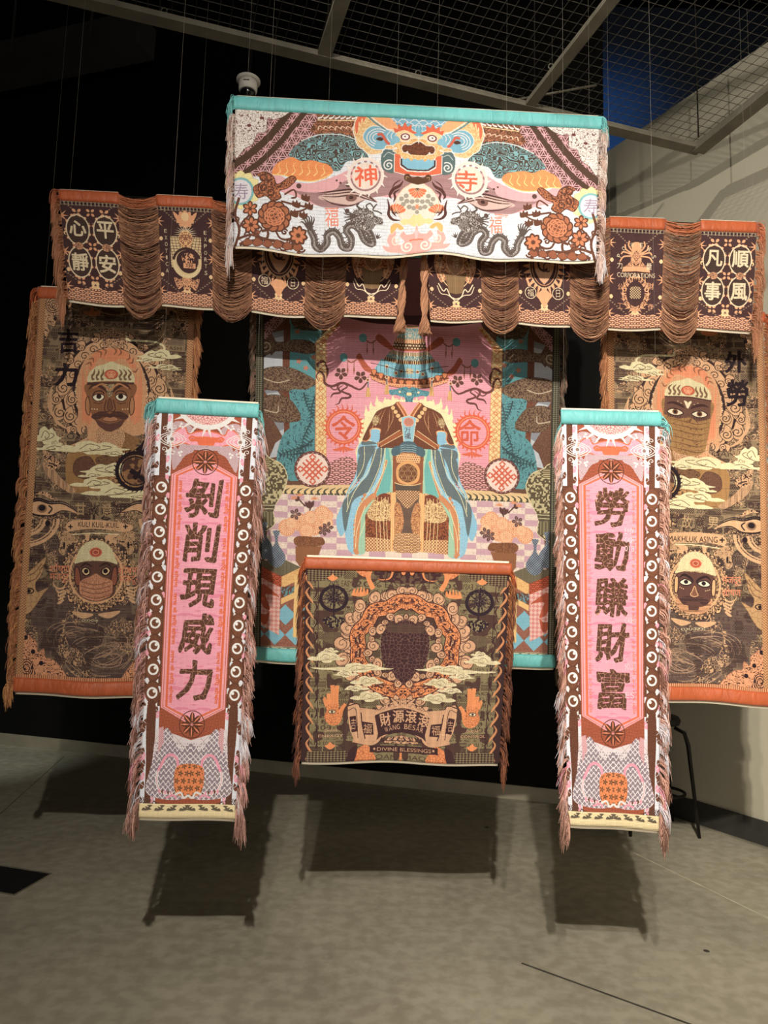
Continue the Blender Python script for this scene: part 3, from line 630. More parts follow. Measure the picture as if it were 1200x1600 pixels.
def art_centre():
    c = Canvas(Q_cb, 476, 655, 2.3, (112, 78, 62))
    LC, RO, DG, TL, LB, MINT, GY = (236, 210, 150), (206, 96, 56), (78, 74, 60), (96, 160, 166), (140, 194, 220), (166, 206, 176), (104, 118, 122)
    k3 = lambda: c.z(380, 480, 4.615)
    k3(); PK = (236, 160, 172)
    # far column: brown with teal sky, cloud banks, shards
    c.fill([(60, -600), (330, -600), (330, 1300), (60, 1300)], (118, 82, 64), p_mottle(1.2, .5), (104, 70, 54))
    c.fill([(330, -600), (560, -600), (560, 1300), (330, 1300)], (98, 160, 164), p_dots(2.4, .28), (76, 128, 136))
    for p in ([(115, 400), (165, 340), (200, 390), (280, 300), (280, 470), (120, 495)], [(150, 650), (230, 630), (270, 690), (180, 692)], [(215, 870), (330, 860), (325, 960), (230, 1030), (185, 1140), (300, 1120), (300, 1020)], [(200, 220), (290, 200), (290, 290), (240, 300)]):
        c.fill(p, (186, 190, 196)); p = np.array(p); c.fill([p[0], p[1], (p[1] + p[2]) / 2, (p[0] + p[-1]) / 2], (140, 142, 148))
    c.fill([(290, 150), (335, 150), (330, 480), (325, 700), (330, 1150), (295, 1150), (285, 700), (285, 400)], (124, 74, 54), p_mottle(1, .5, 3), (104, 60, 44))
    for p in ([(110, 300), (150, 255), (250, 290), (370, 270), (470, 280), (560, 330), (470, 375), (340, 360), (220, 360), (130, 400)], [(110, 520), (200, 475), (330, 480), (430, 520), (520, 580), (480, 630), (380, 650), (260, 650), (150, 630)], [(150, 700), (230, 680), (340, 720), (410, 850), (330, 880), (210, 870), (140, 790)], [(340, 40), (440, 70), (520, 110), (560, 180), (470, 200), (380, 185), (340, 130)]):
        c.sm(p, (132, 106, 82), p_mottle(1.2, .52, 2), (84, 62, 50), line=(84, 62, 50), lw=.6)
    c.st(spiral(160, 320, 50, 1.6), 2, (190, 170, 140)); c.st([(140, 555), (240, 590), (330, 570)], 1.6, (196, 178, 150)); c.st([(150, 790), (240, 810), (250, 760)], 1.8, (190, 172, 145))
    for y in (70, 110, 150, 190): c.st([(350, y), (420, y - 16), (500, y + 10), (560, y - 5)], 2.6, (70, 72, 66), taper=2)
    for x, y in ((385, 210), (395, 430), (445, 480), (500, 400)): c.fill(star(x, y, 26, 12, 5), (190, 120, 96))
    # foliage
    c.sm([(325, 660), (440, 640), (560, 640), (560, 1130), (430, 1120), (330, 1290), (240, 1290), (240, 1120), (290, 960), (410, 850)], (92, 152, 158), p_contour(5, 3, .16, 3), (66, 88, 92))
    for (x0, y0, ln, an) in ((520, 660, 230, 1.75), (430, 660, 200, 1.2), (480, 880, 220, 1.9), (500, 1000, 240, 2.4), (470, 1040, 240, 2.8), (460, 1100, 210, 3.05)):
        ca, sa = math.cos(an), math.sin(an); c.st([(x0, y0), (x0 + ca * ln * .5 - sa * 14, y0 + sa * ln * .5), (x0 + ca * ln, y0 + sa * ln)], 2.4, (58, 74, 78), taper=1)
        for t in np.linspace(.12, .9, 8):
            for d in (-1, 1): c.st([(x0 + ca * ln * t, y0 + sa * ln * t), (x0 + ca * ln * (t + .08) - d * sa * 32, y0 + sa * ln * (t + .08) + d * ca * 32)], 2.6, (62, 84, 88), smooth=False, taper=1)
    c.fill([(60, 40), (260, -100), (500, -100), (130, 300), (60, 330)], (84, 52, 46), p_asanoha(13, .07), (198, 150, 152))
    c.fill([(60, 60), (330, -60), (410, -60), (110, 190), (60, 220)], (62, 40, 36))
    # patterned strip
    strip = [(690, 130), (590, 260), (590, 1130), (512, 1130), (518, 300), (660, 120)]
    c.fill([(700, 60), (1500, 60), (1500, 1500), (585, 1500), (585, 260)], PK)
    for j in range(30):
        y = 130 + j * 42
        c.text(('CASH', 'GASH LOAN', 'EASY CASH', '019 303', 'SOLUTION')[j % 5], 800 + (j * 97) % 180, y, 150 + (j * 31) % 90, 26, (236, 172, 182), .0)
    c.all(None); c.fill([(700, 60), (1500, 60), (1500, 1500), (585, 1500), (585, 260)], None, p_hlines(3.3, .18), (216, 130, 148))
    c.fill([(660, 130), (700, 130), (592, 270), (592, 1140), (510, 1140), (518, 280)], LC, p_diamond(9, .07), (206, 130, 76))
    for y in range(300, 1140, 66):
        c.fill(star(552, y, 26, 10, 8), (214, 126, 70)); c.fill(ell(552, y, 7), LC)
    for t in (.15, .4, .65, .9): c.fill(star(690 - 130 * t, 130 + 160 * t, 24, 9, 8), (214, 126, 70))
    c.st([(590, 265), (590, 1130)], .9, (214, 140, 90), smooth=False); c.st([(516, 275), (510, 1130)], .9, (180, 110, 70), smooth=False)
    # dark valance swag at the very top
    c.fill([(300, -600), (1500, -600), (1500, 100), (1200, 150), (900, 130), (700, 90), (450, 60)], (120, 70, 70)); c.sm([(450, 40), (700, 95), (950, 150), (1250, 150), (1250, 100), (900, 60)], (76, 44, 44))
    # pale flames round the robe
    k7 = lambda: c.z(530, 500, 4.324)
    k7(); GLOW = (240, 232, 180)
    fl = [(480, 585), (440, 575), (405, 592), (375, 572), (350, 590), (312, 578), (290, 606), (252, 596), (232, 630), (200, 632), (190, 662), (165, 672), (160, 712), (138, 730), (142, 780), (118, 820), (122, 880), (100, 930), (108, 1010), (100, 1120), (300, 1200), (480, 1200)]
    c.sm(fl, GLOW, p_mottle(2, .6, 2), (238, 220, 176))
    for x, y, h_ in ((410, 590, 30), (352, 585, 44), (300, 592, 26), (246, 604, 50), (205, 632, 36), (172, 680, 60), (145, 735, 30), (128, 800, 54)): c.sm([(x - 14, y + 14), (x - 8, y - h_ * .4), (x - 2, y - h_), (x + 4, y - h_ * .5), (x + 15, y + 10)], GLOW)
    # batik waves on pink beside the robe
    k3(); c.sm([(590, 1300), (590, 1190), (680, 1140), (760, 1130), (810, 1180), (850, 1250), (850, 1360), (590, 1360)], (226, 160, 158), p_seigaiha(9, .15, 2, 1.3), (104, 66, 58))
    # curling bracket clouds
    for p, wv in (([(535, 575), (520, 540), (545, 505), (575, 540), (580, 590), (630, 615), (700, 590), (760, 610), (830, 640), (880, 590), (885, 560)], 4), ([(590, 440), (560, 430), (525, 455), (540, 470)], 4), ([(580, 440), (600, 500), (590, 560)], 3.6), ([(700, 590), (670, 620), (690, 660), (640, 670), (620, 700)], 3.4), ([(720, 600), (740, 620), (700, 650), (760, 680), (750, 700), (700, 705), (680, 740), (650, 750)], 3.4), ([(600, 600), (650, 640), (720, 600)], 2)):
        c.st(p, wv, (110, 64, 60), taper=2)
    for (x, y) in ((695, 520), (835, 548)):
        for q in petals(x, y, 48, 5, 1, .1, PI / 10): c.fill(q, (104, 64, 58)); c.st(q, .5, (214, 160, 150), closed=True, smooth=False)
    # roundel: burning ring
    def ring(x, y, r):
        for k in range(26):
            a = k * 2 * PI / 26; c.st([(x + r * .93 * math.cos(a), y + r * .93 * math.sin(a)), (x + r * 1.08 * math.cos(a + .1), y + r * 1.08 * math.sin(a + .1)), (x + r * (1.16 + (.12 if math.sin(a) < -.75 else 0)) * math.cos(a + .02), y + r * (1.16 + (.2 if math.sin(a) < -.85 else 0)) * math.sin(a + .02))], 3.2, (222, 88, 48), taper=1)
        c.fill([ell(x, y, r), ell(x, y, r * .78)[::-1]], (222, 88, 48)); c.st(ell(x, y, r * .88), .7, (246, 180, 130), closed=True, smooth=False)
        for k in range(-3, 4): c.st([(x, y + r * 1.12), (x + k * 16, y + r * 1.28), (x + k * 26, y + r * (1.5 - .07 * abs(k)))], 3.4, (222, 96, 56), taper=2)
    ring(713, 912, 128)
    # ------------------------------------------------ tiered parasol hat
    k7(); X = 454
    def tier(y0, y1, w0, w1, col, pat=None, c2=None, bow=.18):
        n = 12; t = np.linspace(-1, 1, n)
        top = [(X + a * w0, y0 + (1 - a * a) * bow * w0) for a in t]; bot = [(X + a * w1, y1 + (1 - a * a) * bow * w1) for a in t[::-1]]
        c.fill(top + bot, col, pat, c2)
    for (bx, by, s_) in ((330, 400, 1),):
        # orange shell horns
        for (a, b, d_) in (((355, 225), (240, 140), 26), ((215, 385), (110, 275), 30)):
            c.sm([a, (a[0] - 50, a[1] - 62), (b[0] + 20, b[1] - 12), (b[0] - 6, b[1] + 12), (b[0] + 10, b[1] + 40), (a[0] - 60, a[1] - 10), (a[0] - 20, a[1] + 12)], (198, 96, 60), p_hlines(1.6, .4), (150, 66, 44))
            c.st([(b[0], b[1] + 30), (b[0] - 40, b[1] + 50), (b[0] - 80, b[1] + 20)], 2, (150, 90, 60)); c.fill(ell(b[0] - 90, b[1] + 14, 26, 30), (104, 164, 166))
            for q in (-20, -62): c.st([(b[0] + q, b[1] + 45), (b[0] + q, b[1] + 130)], .9, (120, 76, 50), smooth=False); c.fill(ell(b[0] + q, b[1] + 100, 5, 20), (150, 90, 56))
    for p in ([(185, 420), (184, 480), (184, 510)],): c.st(p, 1, (90, 70, 60))
    tier(60, 80, 34, 40, (200, 150, 110)); tier(80, 150, 40, 76, (104, 150, 156), p_contour(3, 3, .4, 1), (200, 180, 150)); tier(150, 176, 76, 92, (226, 190, 140), p_vlines(3, .4), (190, 90, 50)); tier(176, 216, 90, 104, (100, 66, 48), p_dots(4.5, .3), (234, 214, 170)); tier(216, 232, 104, 92, (170, 84, 50))
    tier(236, 258, 110, 130, (224, 200, 160), p_vlines(2.4, .45), (104, 72, 56)); tier(258, 286, 130, 150, (94, 140, 150), p_contour(3, 3, .35, 5), (222, 206, 170)); tier(286, 320, 150, 172, (110, 72, 50), p_vlines(3.4, .3), (232, 200, 150))
    tier(300, 385, 178, 236, (132, 190, 206), p_vlines(6, .14), (90, 140, 160), .22); tier(380, 414, 236, 262, (116, 66, 44), p_dots(5, .25), (214, 110, 66), .25)
    for k in range(-5, 6):
        x = X + k * 46; y = 420 + 66 - abs(k) ** 1.8 * 4.2; c.sm([(x - 18, y - 26), (x, y - 36), (x + 18, y - 26), (x, y + 8)], (222, 132, 80), line=(84, 50, 40), lw=.7)
    tier(414, 440, 262, 250, (232, 168, 120), p_dots(4, .3), (206, 110, 80), .25); tier(440, 446, 252, 246, (96, 60, 50), None, None, .25)
    c.sm([(320, 520), (370, 512), (X, 500), (X + 10, 620), (440, 612), (430, 570), (400, 560), (370, 550), (340, 552)], (96, 158, 168), p_contour(3, 2.4, .3, 4), (60, 98, 112)); c.fill(ell(X, 545, 12), CREAM); c.fill(ell(398, 530, 8), CREAM)
    c.sm([(X - 14, 382), (X, 368), (X + 12, 382), (X, 400)], (226, 200, 160)); c.fill(star(X, 388, 28, 14, 8), (206, 180, 140))
    for (x, y) in ((310, 355), (408, 388), (310, 428), (182, 448), (372, 400)): c.fill(ell(x, y, 13), (232, 206, 160)); c.fill(ell(x, y, 8), (150, 70, 44))
    c.st([(200, 330), (310, 355), (408, 388), (X, 388)], 1, (84, 56, 44)); c.st([(310, 355), (310, 428)], 1, (84, 56, 44), smooth=False)
    for x, y in ((184, 500), (310, 480)): c.st([(x, y - 40), (x, y + 20)], 1.6, (96, 120, 130), smooth=False); c.fill([(x - 9, y), (x + 9, y), (x + 18, y + 66), (x - 18, y + 66)], (232, 190, 120), p_vlines(1.4, .4), (190, 120, 70))
    c.z(380, 740, 4.615)
    c.fill([(240, 130), (860, 130), (780, 210), (240, 190)], (236, 204, 150), p_hlines(1.5, .2), (206, 160, 110))
    for k in range(12): x = 300 + k * 46; c.st([(x + 40, 205), (x + 5, 195), (x + 2, 170), (x + 36, 150)], 5.4, (86, 82, 68), taper=1); c.st([(x + 25, 205), (x + 20, 190), (x + 30, 178)], 2, LC)
    c.fill([(200, 192), (1200, 215), (1200, 1000), (150, 660)], (236, 216, 198), lambda X_, Y_: (np.floor(X_ / 25.5) + np.floor(Y_ / 9.2)) % 2 == 0, (206, 164, 176))
    c.fill([(200, 192), (690, 205), (690, 700), (150, 660)], None, p_crack(7, .018, 4), (190, 150, 160))
    k7()
    # ------------------------------------------------ robe
    JK = (122, 72, 50)
    c.sm([(130, 1120), (110, 1000), (120, 900), (160, 850), (200, 790), (270, 800), (260, 900), (340, 905), (350, 960), (350, 1215), (240, 1240), (180, 1370), (165, 1600), (60, 1600), (25, 1460), (10, 1330), (60, 1210), (120, 1140)], LB, p_crack(4, .05, 2), (172, 214, 232))
    c.sm([(140, 890), (110, 1000), (130, 1100), (40, 1230), (10, 1330), (30, 1450), (0, 1500), (-30, 1400), (10, 1290), (60, 1170), (100, 1090)], LB)
    for p in ([(155, 862), (245, 868), (250, 884), (145, 892)], [(132, 905), (240, 898), (200, 925), (125, 960)], [(118, 985), (160, 940), (235, 915), (190, 1000), (150, 1100), (110, 1120)], [(215, 960), (270, 900), (295, 910), (270, 1030), (200, 1190), (90, 1260), (60, 1350), (30, 1470), (10, 1300), (60, 1220), (130, 1150), (190, 1080)]):
        c.sm(p, GY, p_brick(6, 3, .3), (120, 132, 134))
    c.sm([(300, 905), (345, 900), (352, 1215), (230, 1238), (270, 1130), (290, 1000)], (112, 184, 178), line=(232, 224, 180), lw=.8)
    c.sm([(320, 1100), (352, 1060), (352, 1220), (240, 1236)], (112, 186, 180)); c.sm([(322, 905), (350, 905), (352, 1215), (330, 1215), (342, 1060)], MINT)
    c.sm([(300, 1000), (310, 1020), (240, 1215), (220, 1222), (270, 1110)], (208, 134, 92), line=CREAM, lw=.7)
    c.sm([(215, 1215), (240, 1240), (170, 1330), (140, 1430), (130, 1600), (90, 1600), (95, 1420), (130, 1300)], (212, 138, 88))
    for y in range(1230, 1600, 28): x = 96 + max(0, (1420 - y)) ** 1.35 * .055; c.fill(ell(x, y, 11, 14), (212, 138, 88))
    c.sm([(235, 1245), (185, 1330), (168, 1440), (168, 1600), (120, 1600), (130, 1460), (150, 1340)], MINT)
    for p in ([(240, 920), (190, 1060), (90, 1210), (40, 1340)], [(275, 910), (260, 1040), (180, 1220), (110, 1330), (90, 1500)], [(300, 910), (290, 1060), (210, 1210)], [(350, 910), (350, 1215)], [(160, 900), (150, 1040), (60, 1200), (45, 1310)], [(200, 1300), (160, 1420), (130, 1500)], [(165, 1300), (110, 1460), (100, 1580)], [(140, 860), (230, 870), (260, 905)]):
        c.st(p, 1, (236, 228, 178))
    # skirt and thigh brocade
    c.fill([(350, 930), (480, 930), (480, 1600), (165, 1600), (165, 1360), (235, 1240), (350, 1210)], (150, 88, 56))
    c.sm([(240, 1240), (300, 1215), (340, 1225), (340, 1400), (260, 1410), (200, 1390), (180, 1340)], (232, 198, 140), p_contour(3, 3, .35, 2), (150, 88, 56)); c.sm([(235, 1250), (290, 1215), (350, 1240), (340, 1290), (300, 1250), (260, 1270)], (130, 66, 44))
    c.fill([(165, 1370), (230, 1400), (340, 1400), (340, 1540), (165, 1500)], (166, 90, 52), p_mottle(1.1, .5, 4), (108, 60, 42)); c.fill([(168, 1505), (335, 1520), (335, 1600), (168, 1600)], (236, 196, 140), p_check(2.4), (160, 92, 58))
    for x in (250, 275, 300, 320): c.st([(x, 1240), (x - 10, 1400), (x - 2, 1600)], .9, (240, 214, 150))
    c.fill([(335, 1215), (372, 1205), (378, 1600), (335, 1600)], (236, 170, 104), p_vlines(3, .2), (248, 214, 150))
    c.fill([(372, 1200), (480, 1200), (480, 1600), (376, 1600)], (122, 98, 84), p_diamond(3.4, .1), (90, 70, 60))
    c.sm([(362, 1300), (400, 1290), (425, 1400), (400, 1500), (365, 1510)], (224, 160, 100), p_contour(3, 3, .4, 6), (150, 90, 60)); c.fill([(368, 1200), (480, 1185), (480, 1330), (430, 1310), (380, 1250)], (232, 192, 140), p_diamond(4.2, .16), (120, 70, 50))
    c.sm([(362, 1500), (410, 1480), (480, 1500), (480, 1600), (362, 1600)], (232, 186, 130), p_seigaiha(5, .16, 2), (120, 70, 50))
    c.fill([(370, 950), (480, 950), (480, 1010), (375, 1010)], (234, 190, 130), p_dots(3.4, .3), (170, 90, 60)); c.sm([(375, 1050), (410, 1010), (480, 1005), (480, 1150), (410, 1150), (378, 1120)], (228, 166, 100)); c.fill(ell(X, 1082, 66, 62), (236, 190, 128), p_asanoha(8, .1), (120, 76, 52))
    c.fill([(366, 1150), (480, 1168), (480, 1200), (370, 1195)], (112, 100, 90), p_check(1.4), (80, 70, 62)); c.st([(362, 1145), (410, 1160), (480, 1166)], 1.4, (238, 200, 140))
    # jacket
    jk = [(382, 600), (350, 622), (290, 640), (240, 668), (212, 720), (175, 790), (145, 862), (175, 866), (200, 835), (196, 795), (215, 780), (250, 780), (268, 792), (258, 830), (252, 905), (350, 912), (480, 930), (480, 700), (455, 690), (420, 640)]
    c.fill(cr(jk, True, 4), JK, p_seigaiha(5, .09, 1, 1.6), (88, 50, 40)); c.st(cr([(145, 862), (175, 866), (200, 835), (196, 795), (215, 780), (250, 780), (268, 792), (258, 830), (252, 905)], False), 1.3, (236, 150, 90), smooth=False)
    c.fill([(395, 600), (480, 600), (480, 735), (455, 700)], PK); c.st([(382, 602), (420, 660), (458, 735)], 7, (190, 100, 60)); c.st([(378, 606), (416, 668), (452, 740)], 1, (246, 210, 150)); c.st([(394, 600), (432, 655), (465, 715)], 1, (246, 210, 150))
    for t in range(5): c.fill(ell(352 + t * 17, 640 + t * 27, 14), (236, 190, 130))
    for p in ([(330, 640), (325, 740), (318, 800)], [(300, 650), (270, 720), (262, 760)], [(345, 650), (350, 720), (300, 820)], [(250, 690), (215, 770), (190, 830)], [(280, 660), (240, 720), (235, 770)]): c.st(p, 1, (206, 150, 104), taper=2)
    c.fill([(256, 880), (400, 790), (420, 820), (270, 905)], (166, 92, 54)); c.st([(256, 880), (400, 790)], .9, CREAM, smooth=False); c.st([(266, 905), (418, 822)], .9, CREAM, smooth=False)
    c.fill(ell(238, 725, 22, 36, rot=.3), (150, 116, 80), p_contour(3, 3, .4, 2), (226, 200, 150))
    c.sm([(215, 800), (245, 790), (262, 800), (256, 870), (205, 862)], LB)
    # plaque and hands
    c.fill([(408, 705), (480, 690), (480, 872), (424, 868)], (150, 198, 214)); c.st([(480, 688), (408, 706), (424, 868)], 1.1, (226, 220, 190), smooth=False); c.fill(ell(X, 737, 32), (226, 160, 140)); c.fill(ell(X, 737, 26), None, p_check(1.3), (170, 90, 70))
    c.sm([(480, 872), (420, 872), (395, 895), (360, 905), (340, 930), (350, 965), (385, 960), (420, 940), (480, 940)], (84, 108, 118)); 
    for k in range(4): c.st([(400, 900 + k * 14), (440, 892 + k * 15), (480, 908 + k * 14)], 1, (150, 176, 184))
    # ------------------------------------------------ foot of the picture
    k4 = lambda: c.z(380, 740, 4.615); k4()
    def chrys(x, y, r, col=(226, 140, 96)):
        c.fill(ell(x, y, r), col)
        for rr in (.97, .7, .42):
            for k in range(int(16 * rr) + 3): a = k * 2 * PI / (int(16 * rr) + 3) + rr; c.st(ell(x + r * rr * .8 * math.cos(a), y + r * rr * .8 * math.sin(a), r * .2, r * .13, 8, rot=a), .5, (250, 214, 170), closed=True, smooth=False)
    c.st([(440, 280), (400, 235)], 2, (90, 60, 50)); c.st([(470, 310), (500, 240)], 2, (90, 60, 50))
    for a in (3.3, 3.8, 4.3): c.fill(petals(400, 240, 34, 1, .8, .1, a)[0], (98, 66, 60)); c.fill(petals(475, 300, 60, 1, .7, .1, a + .8)[0], (98, 66, 60))
    for (x, y, r) in ((360, 225, 24), (400, 205, 26), (505, 230, 30)):
        for k in range(9): a = PI + k * PI / 8; c.st([(x, y), (x + r * 1.3 * math.cos(a), y + r * math.sin(a))], 1.9, (226, 146, 98), smooth=False, taper=1)
    for q in ((310, 430, 60), (590, 350, 50), (400, 390, 62), (500, 420, 66), (560, 330, 56), (340, 400, 42), (450, 450, 54), (480, 360, 50), (600, 400, 40)): chrys(*q)
    for (x, y) in ((570, 450), (600, 430), (370, 335)):
        for a in np.linspace(0, 2 * PI, 5, endpoint=False): c.fill(petals(x, y, 42, 1, .9, .1, a)[0], (104, 72, 68)); c.st([(x, y), (x + 36 * math.cos(a), y + 36 * math.sin(a))], .5, (200, 160, 150), smooth=False)
    c.sm([(358, 510), (400, 488), (500, 495), (560, 500), (580, 540), (540, 560), (420, 562), (370, 550)], (150, 96, 62), p_mottle(1, .5), (120, 74, 48)); c.fill([(370, 560), (560, 562), (500, 700), (400, 700), (372, 660)], (150, 96, 62))
    c.fill([(120, 665), (300, 655), (420, 710), (270, 765), (140, 715)], (122, 112, 90), p_vlines(2, .3), (104, 94, 74))
    # urn in the corner, small bottle vases
    c.sm([(60, -90), (150, -95), (190, -60), (270, -20), (312, 60), (300, 140), (255, 230), (215, 300), (215, 420), (60, 430)], (96, 82, 62), p_mottle(2.4, .55, 3), (196, 182, 138), line=(220, 204, 160), lw=1.3)
    c.fill([(60, 262), (232, 262), (214, 320), (60, 320)], (96, 86, 66)); c.st([(60, 275), (228, 275)], 1.4, (206, 192, 150), smooth=False); c.st([(60, 300), (216, 300)], 1.4, (206, 192, 150), smooth=False)
    c.fill([(60, 322), (212, 322), (216, 415), (60, 415)], (104, 94, 72), p_vlines(5, .3), (150, 140, 104)); c.fill([(60, -60), (190, -60), (190, 10), (60, 10)], (110, 96, 70), p_hlines(3, .4), (206, 190, 140))
    for (x, y) in ((236, 455), (150, 400)):
        c.sm([(x - 24, y), (x + 24, y), (x + 12, y + 40), (x + 14, y + 90), (x + 62, y + 170), (x + 50, y + 225), (x + 14, y + 250), (x - 14, y + 250), (x - 50, y + 225), (x - 62, y + 170), (x - 14, y + 90), (x - 12, y + 40)], (146, 158, 170), p_diamond(4, .14), (70, 76, 92))
    # floor lozenges, carpet, trestle
    c.fill([(40, 940), (420, 760), (1300, 760), (1300, 1290), (40, 1245)], (160, 104, 84), p_mottle(1, .5), (146, 90, 72)); 
    for (x, y) in ((225, 1165), (370, 1165), (80, 1165), (300, 1030), (150, 1060), (444, 1030), (516, 1165), (662, 1165), (808, 1165), (954, 1165), (1100, 1165), (590, 1030), (736, 1030), (882, 1030), (1028, 1030)): c.fill([(x, y - 70), (x + 72, y), (x, y + 70), (x - 72, y)], (126, 186, 206))
    c.fill([(0, 690), (150, 710), (272, 770), (268, 845), (0, 760)], (206, 86, 44), p_seigaiha(6, .14, 2), (120, 56, 36)); c.fill([(40, 760), (140, 785), (268, 845), (255, 1170), (120, 1100), (40, 1060)], (236, 190, 178), p_diachk(6.4), (222, 140, 132))
    for k in range(7): c.st([(190, 1000), (150 - k * 4, 960 - k * 20), (100 + k * 26, 850 + k * 10)], 7, (190, 84, 50), taper=2); c.st([(190, 1010), (160, 1040 + k * 8), (70 + k * 10, 1020 + k * 10)], 4, (190, 84, 50), taper=2)
    c.fill([(272, 770), (420, 700), (420, 780), (272, 850)], (238, 190, 120), p_mottle(1, .5), (226, 170, 100)); c.fill([(270, 840), (420, 830), (420, 880), (270, 960)], (104, 150, 160), p_mottle(2, .5), (110, 74, 60)); c.fill([(268, 920), (420, 850), (420, 890), (268, 960)], (238, 190, 120)); c.fill([(365, 760), (420, 760), (410, 1190), (352, 1180)], (240, 196, 124))
    # border band
    c.fill([(0, 1238), (1400, 1270), (1400, 1320), (0, 1295)], (196, 190, 160)); c.st([(0, 1242), (1400, 1276)], .8, (84, 78, 62), smooth=False)
    for k in range(19): x = 50 + k * 62; c.st([(x, 1285 + k), (x + 15, 1255 + k), (x + 35, 1258 + k), (x + 46, 1285 + k), (x + 62, 1288 + k)], 1.5, (84, 78, 62)); c.st(spiral(x + 26, 1275, 13, 1.1, 2), 1.2, (84, 78, 62))
    c.all((128, 122, 100), p_diachk(4, 3), (60, 58, 48), box=(0, 0, .022, 1)); c.all((60, 56, 46), box=(.022, 0, .026, 1))
    # knot medallion
    k3(); mx, my = 492, 1216
    c.fill(ell(mx, my, 130), (112, 66, 60)); c.fill(ell(mx, my, 122), None, p_check(2.2), (214, 180, 170)); c.fill(star(mx, my, 132, 108, 22), (112, 66, 60)); c.fill(ell(mx, my, 112), (238, 220, 206), p_diamond(2.4, .1), (236, 196, 186))
    for d in (-44, -15, 15, 44):
        q = 92 - abs(d) * .55
        for s_ in (1, -1): c.st([(mx + d * .7 - s_ * q * .66, my + s_ * d * .7 - q * .6), (mx + d * .7 + s_ * q * .66, my + s_ * d * .7 + q * .6)] if 0 else [(mx - q * .7 + d * .72 * 1, my - s_ * (q * .7) + s_ * (-d) * -.0 + d * .0 + (d * .72 if s_ == -1 else -d * .72) * 1), (mx + q * .7 + d * .72, my + s_ * (q * .7) + (d * .72 if s_ == -1 else -d * .72))], 2.6, (212, 92, 62), smooth=False)
    for a in range(4):
        A = a * PI / 2; px, py = mx + 84 * math.cos(A), my + 84 * math.sin(A); c.st([(px + 22 * math.cos(A + PI / 2), py + 22 * math.sin(A + PI / 2)), (px + 24 * math.cos(A), py + 24 * math.sin(A)), (px - 22 * math.cos(A + PI / 2), py - 22 * math.sin(A + PI / 2))], 2.6, (212, 92, 62), smooth=False)
    c.mirror()
    k3(); c.text('令', 713, 918, 168, 178, (214, 84, 46), .024, rough=2)
    c.z(630, 480, 4.615); c.text('命', 470, 950, 160, 190, (214, 84, 46), .022, rough=2)
    k7(); c.text('万', 450, 792, 40, 34, (84, 50, 50), .02); c.text('福', 450, 832, 42, 40, (84, 50, 50), .02)
    return c.weave(0, .03)
DKP, TAN2, OLV, ORG2, CRM2, BLK2 = (70, 42, 44), (218, 164, 122), (140, 124, 88), (238, 142, 76), (232, 216, 172), (44, 26, 30)
Q_cs = [(478, 870), (797, 880), (780, 1193), (470, 1188)]
def ledger(c, box, col, dk, k=1.0, seed=0, words=('CASH', '303 2', 'LOAN', '108 233', 'EASY', '20%', '16'), flip=False):
    """rows of banknote-style lettering and checks behind the figures, in canvas pixels of the fraction box"""
    x0, y0, x1, y1 = box[0] * c.w, box[1] * c.h, box[2] * c.w, box[3] * c.h; r = random.Random(seed); q, tr = c.q, c.tr; c.q, c.tr = None, None
    y = y0
    while y < y1:
        h = r.choice((4, 7, 9, 12)) * k; x = x0 - r.random() * 20
        while x < x1:
            w_ = r.choice((18, 30, 44)) * k; t = r.random()
            if t < .25: c.fill([(x, y), (x + w_, y), (x + w_, y + h), (x, y + h)], None, p_check(1.7 * k), dk)
            elif t < .4: c.fill([(x, y), (x + w_, y), (x + w_, y + h), (x, y + h)], dk, p_dots(2.4 * k, .25), col)
            elif t < .5: c.fill([(x, y), (x + w_, y), (x + w_, y + h), (x, y + h)], None, p_hlines(1.8 * k), dk)
            elif t < .62: c.text(r.choice('貸款現金借現'), x + w_ / 2, y + h / 2, h * 1.15, h * .9, dk, .012)
            else: c.text(r.choice(words), x + w_ / 2, y + h / 2, w_ * (-.92 if flip else .92), h * .78, dk, .02)
            x += w_ + 2 * k
        y += h + 1.4 * k
    c.q, c.tr = q, tr
